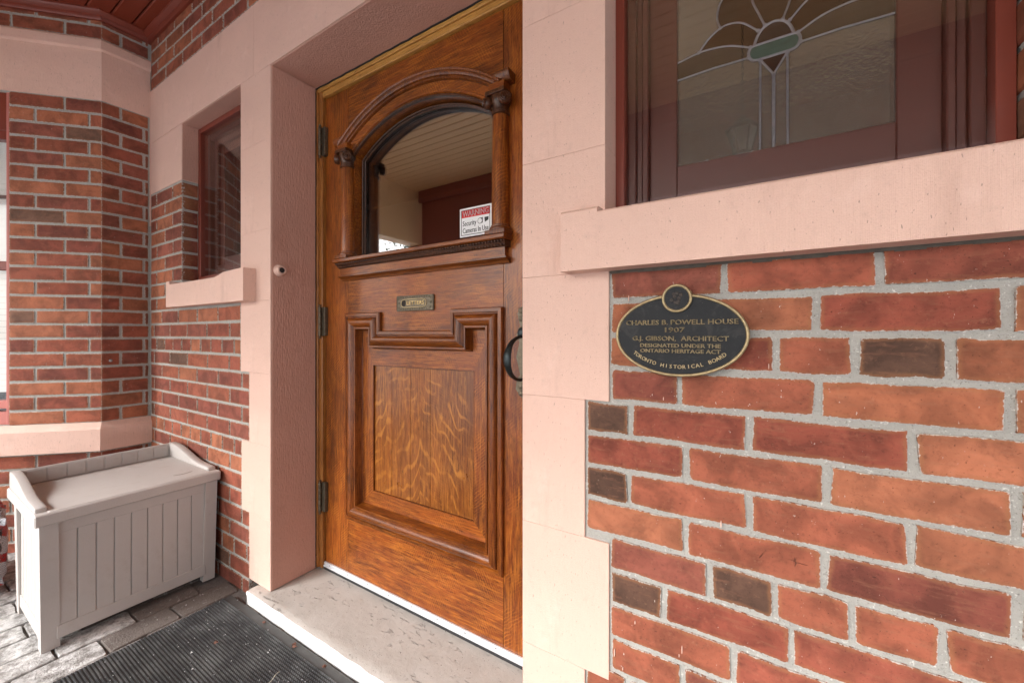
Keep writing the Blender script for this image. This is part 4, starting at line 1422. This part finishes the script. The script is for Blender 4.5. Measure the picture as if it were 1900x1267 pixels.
# step
st = thing('door_step', 'thick stone doorstep with worn top and white painted front edge', 'step', (XC, 0, 0))
m = MB()
nx, ny = 90, 24
vs = []
xa, xb, ya, yb = -1.777, -.30, -.044, .30
for j in range(ny + 1):
    for i in range(nx + 1):
        x = xa + (xb - xa) * i / nx; y = ya + (yb - ya) * j / ny
        z = .0625 + .0018 * mnoise.noise((x * 9, y * 9, 0)) + .001 * mnoise.noise((x * 40, y * 40, 3))
        if j == 0: z -= .004 + .003 * abs(mnoise.noise((x * 25, 0, 5))); y += .003 * mnoise.noise((x * 18, 0, 9))
        if i == 0: z -= .003; x += .003 * mnoise.noise((0, y * 25, 5))
        vs.append((x, y, z))
fs = [(j * (nx + 1) + i, j * (nx + 1) + i + 1, (j + 1) * (nx + 1) + i + 1, (j + 1) * (nx + 1) + i) for j in range(ny) for i in range(nx)]
m.add(vs, fs)
obj('tread', m, STEP, st, smooth=60)
m = MB()
vs = []
for i in range(nx + 1):
    x = vs0 = xa + (xb - xa) * i / nx
    top = m and None
    tx, ty, tz = (xa + (xb - xa) * i / nx, ya + .003 * mnoise.noise(((xa + (xb - xa) * i / nx) * 18, 0, 9)), .0)
    z0_ = .0625 + .0018 * mnoise.noise((tx * 9, ya * 9, 0)) + .001 * mnoise.noise((tx * 40, ya * 40, 3)) - .004 - .003 * abs(mnoise.noise((tx * 25, 0, 5)))
    vs += [(tx, ty, z0_), (tx, ty - .003, z0_ - .008), (tx, ty + .002, .03 + .003 * mnoise.noise((tx * 12, 1, 1))), (tx, ty + .006, -.02)]
fs = []
for i in range(nx):
    for k in range(3):
        fs.append((i * 4 + k, (i + 1) * 4 + k, (i + 1) * 4 + k + 1, i * 4 + k + 1))
m.add(vs, fs)
m.add([(xa, ya, .058), (xa, .30, .058), (xa, .30, -.02), (xa, ya, -.02)], [(0, 1, 2, 3)])
obj('riser', m, STEPW, st, smooth=60)

# mat
mat_ = thing('door_mat', 'black ribbed rubber door mat with flat border lying before the doorstep', 'doormat', (-1.3, -.45, 0))
mx0, mx1, my0, my1 = -1.892, -.55, -1.15, -.050
obj('border', MB().box(mx0, mx1, my0, my1, .002, .0085, .002), simple('grey_rubber_border', (.055, .052, .05), .6, .4, 18, .0008, 90), mat_)
m = MB()
vs, fs = [], []
px2, py2 = .0095, .0095
x = mx0 + .012
kx = 0
while x < mx1 - .03:
    y = my1 - .036
    while y > my0 + .03:
        h = .0145
        b = len(vs)
        a1, b1 = px2 * .42, py2 * .32
        a2, b2 = px2 * .22, py2 * .10
        vs += [(x - a1, y - b1, .0085), (x + a1, y - b1, .0085), (x + a1, y + b1, .0085), (x - a1, y + b1, .0085), (x - a2, y - b2, h), (x + a2, y - b2, h), (x + a2, y + b2, h), (x - a2, y + b2, h)]
        fs += [(b, b + 1, b + 5, b + 4), (b + 1, b + 2, b + 6, b + 5), (b + 2, b + 3, b + 7, b + 6), (b + 3, b, b + 4, b + 7), (b + 4, b + 5, b + 6, b + 7)]
        y -= py2
    x += px2; kx += 1
m.add(vs, fs)
def rib_mat():
    t = NT('dusty_rubber_ribs')
    co = t.coord()
    c = t.mix(t.ss(t.noise(co, 9, 5, .7), .42, .68), (.045, .045, .047), (.12, .12, .12))
    c = t.mix(t.ss(t.noise(co, 160, 4, .8), .62, .70), c, (.55, .55, .55))
    return t.fin(c, .42, .5)
RIB = rib_mat()
me = bpy.data.meshes.new('rubber_ribs')
me.from_pydata([(a + 1.3, b + .45, c) for a, b, c in vs], [], fs)
me.materials.append(RIB)
o = bpy.data.objects.new('rubber_ribs', me); col.objects.link(o); o.parent = mat_; o['kind'] = 'stuff'

# salt grains and dry leaves
m = MB()
for k in range(190):
    x = R.uniform(-1.88, -.8); y = -.1 - abs(R.gauss(0, .28))
    if R.random() < .25: x = R.uniform(-2.05, -1.5); y = R.uniform(-.5, -.05)
    s = R.uniform(.0008, .0022) * (2.0 if R.random() < .04 else 1)
    z = .015 if x > -1.88 else .004
    m.add([(x - s, y, z), (x + s * .6, y - s, z), (x + s, y + s * .8, z), (x, y, z + s * 1.1)], [(0, 1, 3), (1, 2, 3), (2, 0, 3)])
props(obj('salt_grains', m, SALT, origin=(-1.4, -.3, 0)), kind='stuff')
leaves = [(-1.60, -.064, .010, 'curled brown leaf scrap nearest the bench end of the doorstep'), (-1.40, -.066, .010, 'brown leaf scrap against the middle of the doorstep'),
          (-1.385, -.070, .012, 'second brown leaf scrap touching the one at the middle of the doorstep'), (-1.22, -.068, .010, 'pale brown leaf scrap at the nearer end of the doorstep'), (-1.63, -.21, .018, 'small brown leaf scrap lying on the ribbed mat')]
for x, y, z, lab in leaves:
    m = MB()
    n = 9
    vs = []
    a0_ = R.uniform(0, 6)
    for k in range(n):
        a = 2 * math.pi * k / n
        r = .0095 * (1 + .45 * math.sin(3 * a + a0_))
        vs.append((x + r * math.cos(a), y + r * .6 * math.sin(a), z + .004 * math.sin(2 * a + a0_)))
    vs.append((x, y, z + .002))
    m.add(vs, [(k, (k + 1) % n, n) for k in range(n)])
    props(obj('dry_leaf', m, LEAF, origin=(x, y, z)), lab, 'leaf', 'dry leaf scraps by the doorstep')
pts = [(-1.315 + .012 * math.sin(t * .25), -.16 - t * .008, .018 + .004 * math.sin(t)) for t in range(9)]
props(obj('pine_needle', MB().tube(pts, .0009, 5), simple('straw_needle', (.65, .6, .5), .6), origin=pts[0]), 'thin pale pine needle lying across the ribbed mat', 'needle')

# ================================================================== storage bench
bn = thing('storage_bench', 'taupe resin storage bench with curved arms beside the bay corner', 'bench', (-2.33, -.287, 0))
bx0, bx1, by0, by1 = -2.535, -2.094, -.549, -.020       # body footprint (back, front, left, right)
tp = .012                                               # taper towards the feet
def leg(xc, yc, sx, sy):
    """corner post, L-shaped, splayed in slightly at the foot; sx,sy point outwards"""
    m = MB()
    zt = .446
    w, t = .045, .030
    for (a0, a1, b0, b1) in ((0, w, 0, t), (0, t, 0, w)):
        vs = []
        for z, k in ((0.0, tp), (zt, 0.0)):
            for a, b in ((a0, b0), (a1, b0), (a1, b1), (a0, b1)):
                vs.append((xc - sx * (a + k), yc - sy * (b + k * .5), z + (.001 if a0 == 0 and a1 == t else 0)))
        m.add(vs, [(0, 1, 2, 3), (4, 5, 6, 7), (0, 1, 5, 4), (1, 2, 6, 5), (2, 3, 7, 6), (3, 0, 4, 7)])
    return m
for sx, xc in ((1, bx1), (-1, bx0)):
    for sy, yc in ((1, by1), (-1, by0)):
        obj('leg', leg(xc, yc, sx, sy), RESIN, bn, origin=(xc, yc, 0))
# front boards between rails
yl, yr = by0 + .044, by1 - .044
nb = 9
for i in range(nb):
    a = yl + (yr - yl) * i / nb; b = yl + (yr - yl) * (i + 1) / nb
    m = MB().box(bx1 - .020, bx1 - .0125, a + .0011, b - .0011, .072, .405, .0016)
    obj('slat', m, RESIN, bn, origin=(bx1, (a + b) / 2, .24))
for i in range(7):
    xl_, xr_ = bx0 + .044, bx1 - .044
    a = xl_ + (xr_ - xl_) * i / 7; b = xl_ + (xr_ - xl_) * (i + 1) / 7
    obj('slat', MB().box(a + .002, b - .002, by0 + .012, by0 + .020, .072, .405, .0018), RESIN, bn, origin=((a + b) / 2, by0, .24))
    obj('slat', MB().box(a + .002, b - .002, by1 - .020, by1 - .012, .072, .405, .0018), RESIN, bn, origin=((a + b) / 2, by1, .24))
obj('body', MB().box(bx0 + .02, bx1 - .018, by0 + .019, by1 - .019, .05, .44), RESIN, bn)
m = MB()
m.box(bx1 - .018, bx1 - .0095, yl - .002, yr + .002, .400, .446, .0015)
obj('rail', m, RESIN, bn, origin=(bx1, -.28, .42))
obj('rail', MB().box(bx1 - .020, bx1 - .0090, yl - .002, yr + .002, .030, .076, .0020), RESIN, bn, origin=(bx1, -.28, .05))
obj('rail', MB().box(bx0 + .04, bx1 - .04, by0 + .009, by0 + .020, .400, .446, .0015), RESIN, bn, origin=(-2.3, by0, .42))
obj('rail', MB().box(bx0 + .04, bx1 - .04, by0 + .008, by0 + .020, .030, .076, .002), RESIN, bn, origin=(-2.3, by0, .42))
# lid
lx0, lx1, ly0, ly1 = -2.572, -2.080, -.562, -.011
lid = obj('lid', MB().box(lx0, lx1, ly0, ly1, .444, .4845, .004).box(lx0 + .05, lx1 - .012, ly0 + .035, ly1 - .035, .48, .4865, .002), RESIN, bn, origin=(-2.3, -.28, .46))
# back rest with boards
bk = obj('back_panel', MB().box(lx0 + .004, lx0 + .020, ly0 + .010, ly1 - .010, .482, .547, .004), RESIN, bn, origin=(lx0, -.28, .5))
for i in range(8):
    a = ly0 + .045 + .058 * i
    obj('slat', MB().box(lx0 + .019, lx0 + .0235, a + .002, a + .056, .486, .541, .0015), RESIN, bk, origin=(lx0, a, .5))
# arms with S-curved top
def arm(yc0, yc1):
    top = []
    for k in range(25):
        t = k / 24
        x = lx0 + .005 + (.425) * t
        u = min(1, max(0, (t - .12) / .74))
        s_ = u * u * (3 - 2 * u)
        top.append((x, .549 - (.549 - .501) * s_))
    pts = [(lx0 + .005, .482)] + top + [(top[-1][0] + .022, .4995), (top[-1][0] + .026, .482)]
    m = MB().prism(pts, yc0, yc1)
    return m
import bmesh as _bm
for a, b in ((ly0 + .006, ly0 + .036), (ly1 - .036, ly1 - .006)):
    o = obj('arm', arm(a, b), RESIN, bn, origin=(-2.4, a, .5))
    mod = o.modifiers.new('bevel', 'BEVEL'); mod.width = .0035; mod.segments = 2; mod.limit_method = 'ANGLE'; mod.angle_limit = rad(50)
    o.data.shade_smooth()
obj('embossed_mark', MB().tube([(-2.165 - .004 * math.cos(t * .4), -.155 + t * .0042, .4868) for t in range(17)], .0010, 5), simple('scuffed_resin', (.33, .27, .23), .6), lid)

# rumpled sack behind the bench
def sack():
    t = NT('printed_plastic_sack')
    co = t.coord()
    w = t.wave(t.coord(scale=(1, 1, 1.0), rot=(rad(25), 0, 0)), 3.0, 3.5, 2, 2, d='Z')
    c = t.mix(t.ss(w, .62, .68), (.72, .74, .78), (.55, .02, .02))
    c = t.mix(t.ss(t.noise(co, 16, 3), .56, .60), c, (.03, .03, .03))
    c = t.mix(t.ss(t.wave(co, 40, 6, 3, 3, d='Z'), .8, .9), c, (.3, .3, .32))
    return t.fin(c, .3, .5)
SACK = sack()
m = MB()
nu, nv = 40, 24
vs, fs = [], []
for j in range(nv + 1):
    ph = math.pi * j / nv
    for i in range(nu):
        th = 2 * math.pi * i / nu
        d = Vector((math.sin(ph) * math.cos(th), math.sin(ph) * math.sin(th), math.cos(ph)))
        cc = lambda q: math.copysign(abs(q) ** .6, q)
        r = 1 + .20 * mnoise.noise(d * 2.6) + .12 * mnoise.noise(d * 7) + .05 * mnoise.noise(d * 17)
        vs.append((-2.93 + .21 * cc(d.x) * r, -.615 + .085 * cc(d.y) * r, max(.0, .19 + .20 * cc(d.z) * r)))
for j in range(nv):
    for i in range(nu):
        k = (i + 1) % nu
        fs.append((j * nu + i, j * nu + k, (j + 1) * nu + k, (j + 1) * nu + i))
m.add(vs, fs)
props(obj('plastic_sack', m, SACK, smooth=60, origin=(-2.93, -.62, 0)), 'rumpled white red and black printed plastic sack left of the bench', 'sack')

# anchor bolt on the dark brick of the bay return
T = Matrix.Translation((XB + .001, -.165, 1.0 - .04)) @ Matrix.Rotation(rad(90), 4, 'Y')
props(obj('wall_bolt', MB().lathe(0, 0, [(.008, 0), (.007, .002), (.004, .003), (.004, .008), (.001, .009)], 10, M=T), STEEL, origin=(XB, -.165, .96)), 'small steel bolt in the dark brick of the bay return', 'bolt')

# ================================================================== street trees (mirrored in the glass)
def tree(x, y, h, spread, lab, seed, ev=False):
    rr = random.Random(seed)
    t = thing('garden_tree', lab, 'tree', (x, y, -.4), 'trees across the garden')
    m = MB()
    m.tube([(x, y, -.4), (x + .1, y, h * .3), (x, y + .1, h * .6), (x, y, h * .92)], [.22, .17, .10, .03], 8)
    for k in range(9):
        a = k * 2.4; z = h * (.25 + .07 * k)
        L = spread * (1 - .07 * k)
        m.tube([(x, y, z), (x + L * .5 * math.cos(a), y + L * .5 * math.sin(a), z + .4), (x + L * math.cos(a), y + L * math.sin(a), z + .9)], [.07, .04, .015], 5)
    obj('trunk', m, BARK, t, smooth=60)
    vs, fs = [], []
    for c in range(150):
        z = rr.uniform(.2, 1.0)
        rad_ = spread * (1.15 - z) * (1.1 if ev else 1.0) * math.sqrt(rr.random())
        a = rr.uniform(0, 6.28)
        cx, cy, cz = x + rad_ * math.cos(a), y + rad_ * math.sin(a), z * h
        for q in range(26):
            p = Vector((cx + rr.gauss(0, .28), cy + rr.gauss(0, .28), cz + rr.gauss(0, .2)))
            u = Vector((rr.uniform(-1, 1), rr.uniform(-1, 1), rr.uniform(-1, 1))).normalized() * .075
            v = u.cross(Vector((rr.uniform(-1, 1), rr.uniform(-1, 1), rr.uniform(-1, 1)))).normalized() * .04
            b = len(vs)
            vs += [tuple(p - u), tuple(p + v), tuple(p + u), tuple(p - v)]
            fs.append((b, b + 1, b + 2, b + 3))
    me = bpy.data.meshes.new('crown'); me.from_pydata([(a - x, b - y, c + .4) for a, b, c in vs], [], fs); me.materials.append(FOL)
    o = bpy.data.objects.new('crown', me); col.objects.link(o); o.parent = t; o['kind'] = 'stuff'
tree(-9.5, -9.5, 7.5, 2.6, 'tall evergreen beyond the porch, left of the other trees', 3, True)
tree(-5.5, -13.0, 8.5, 2.8, 'dense tree furthest from the porch', 5)
tree(1.5, -12.5, 7.0, 2.4, 'tree opposite the leaded window', 8)
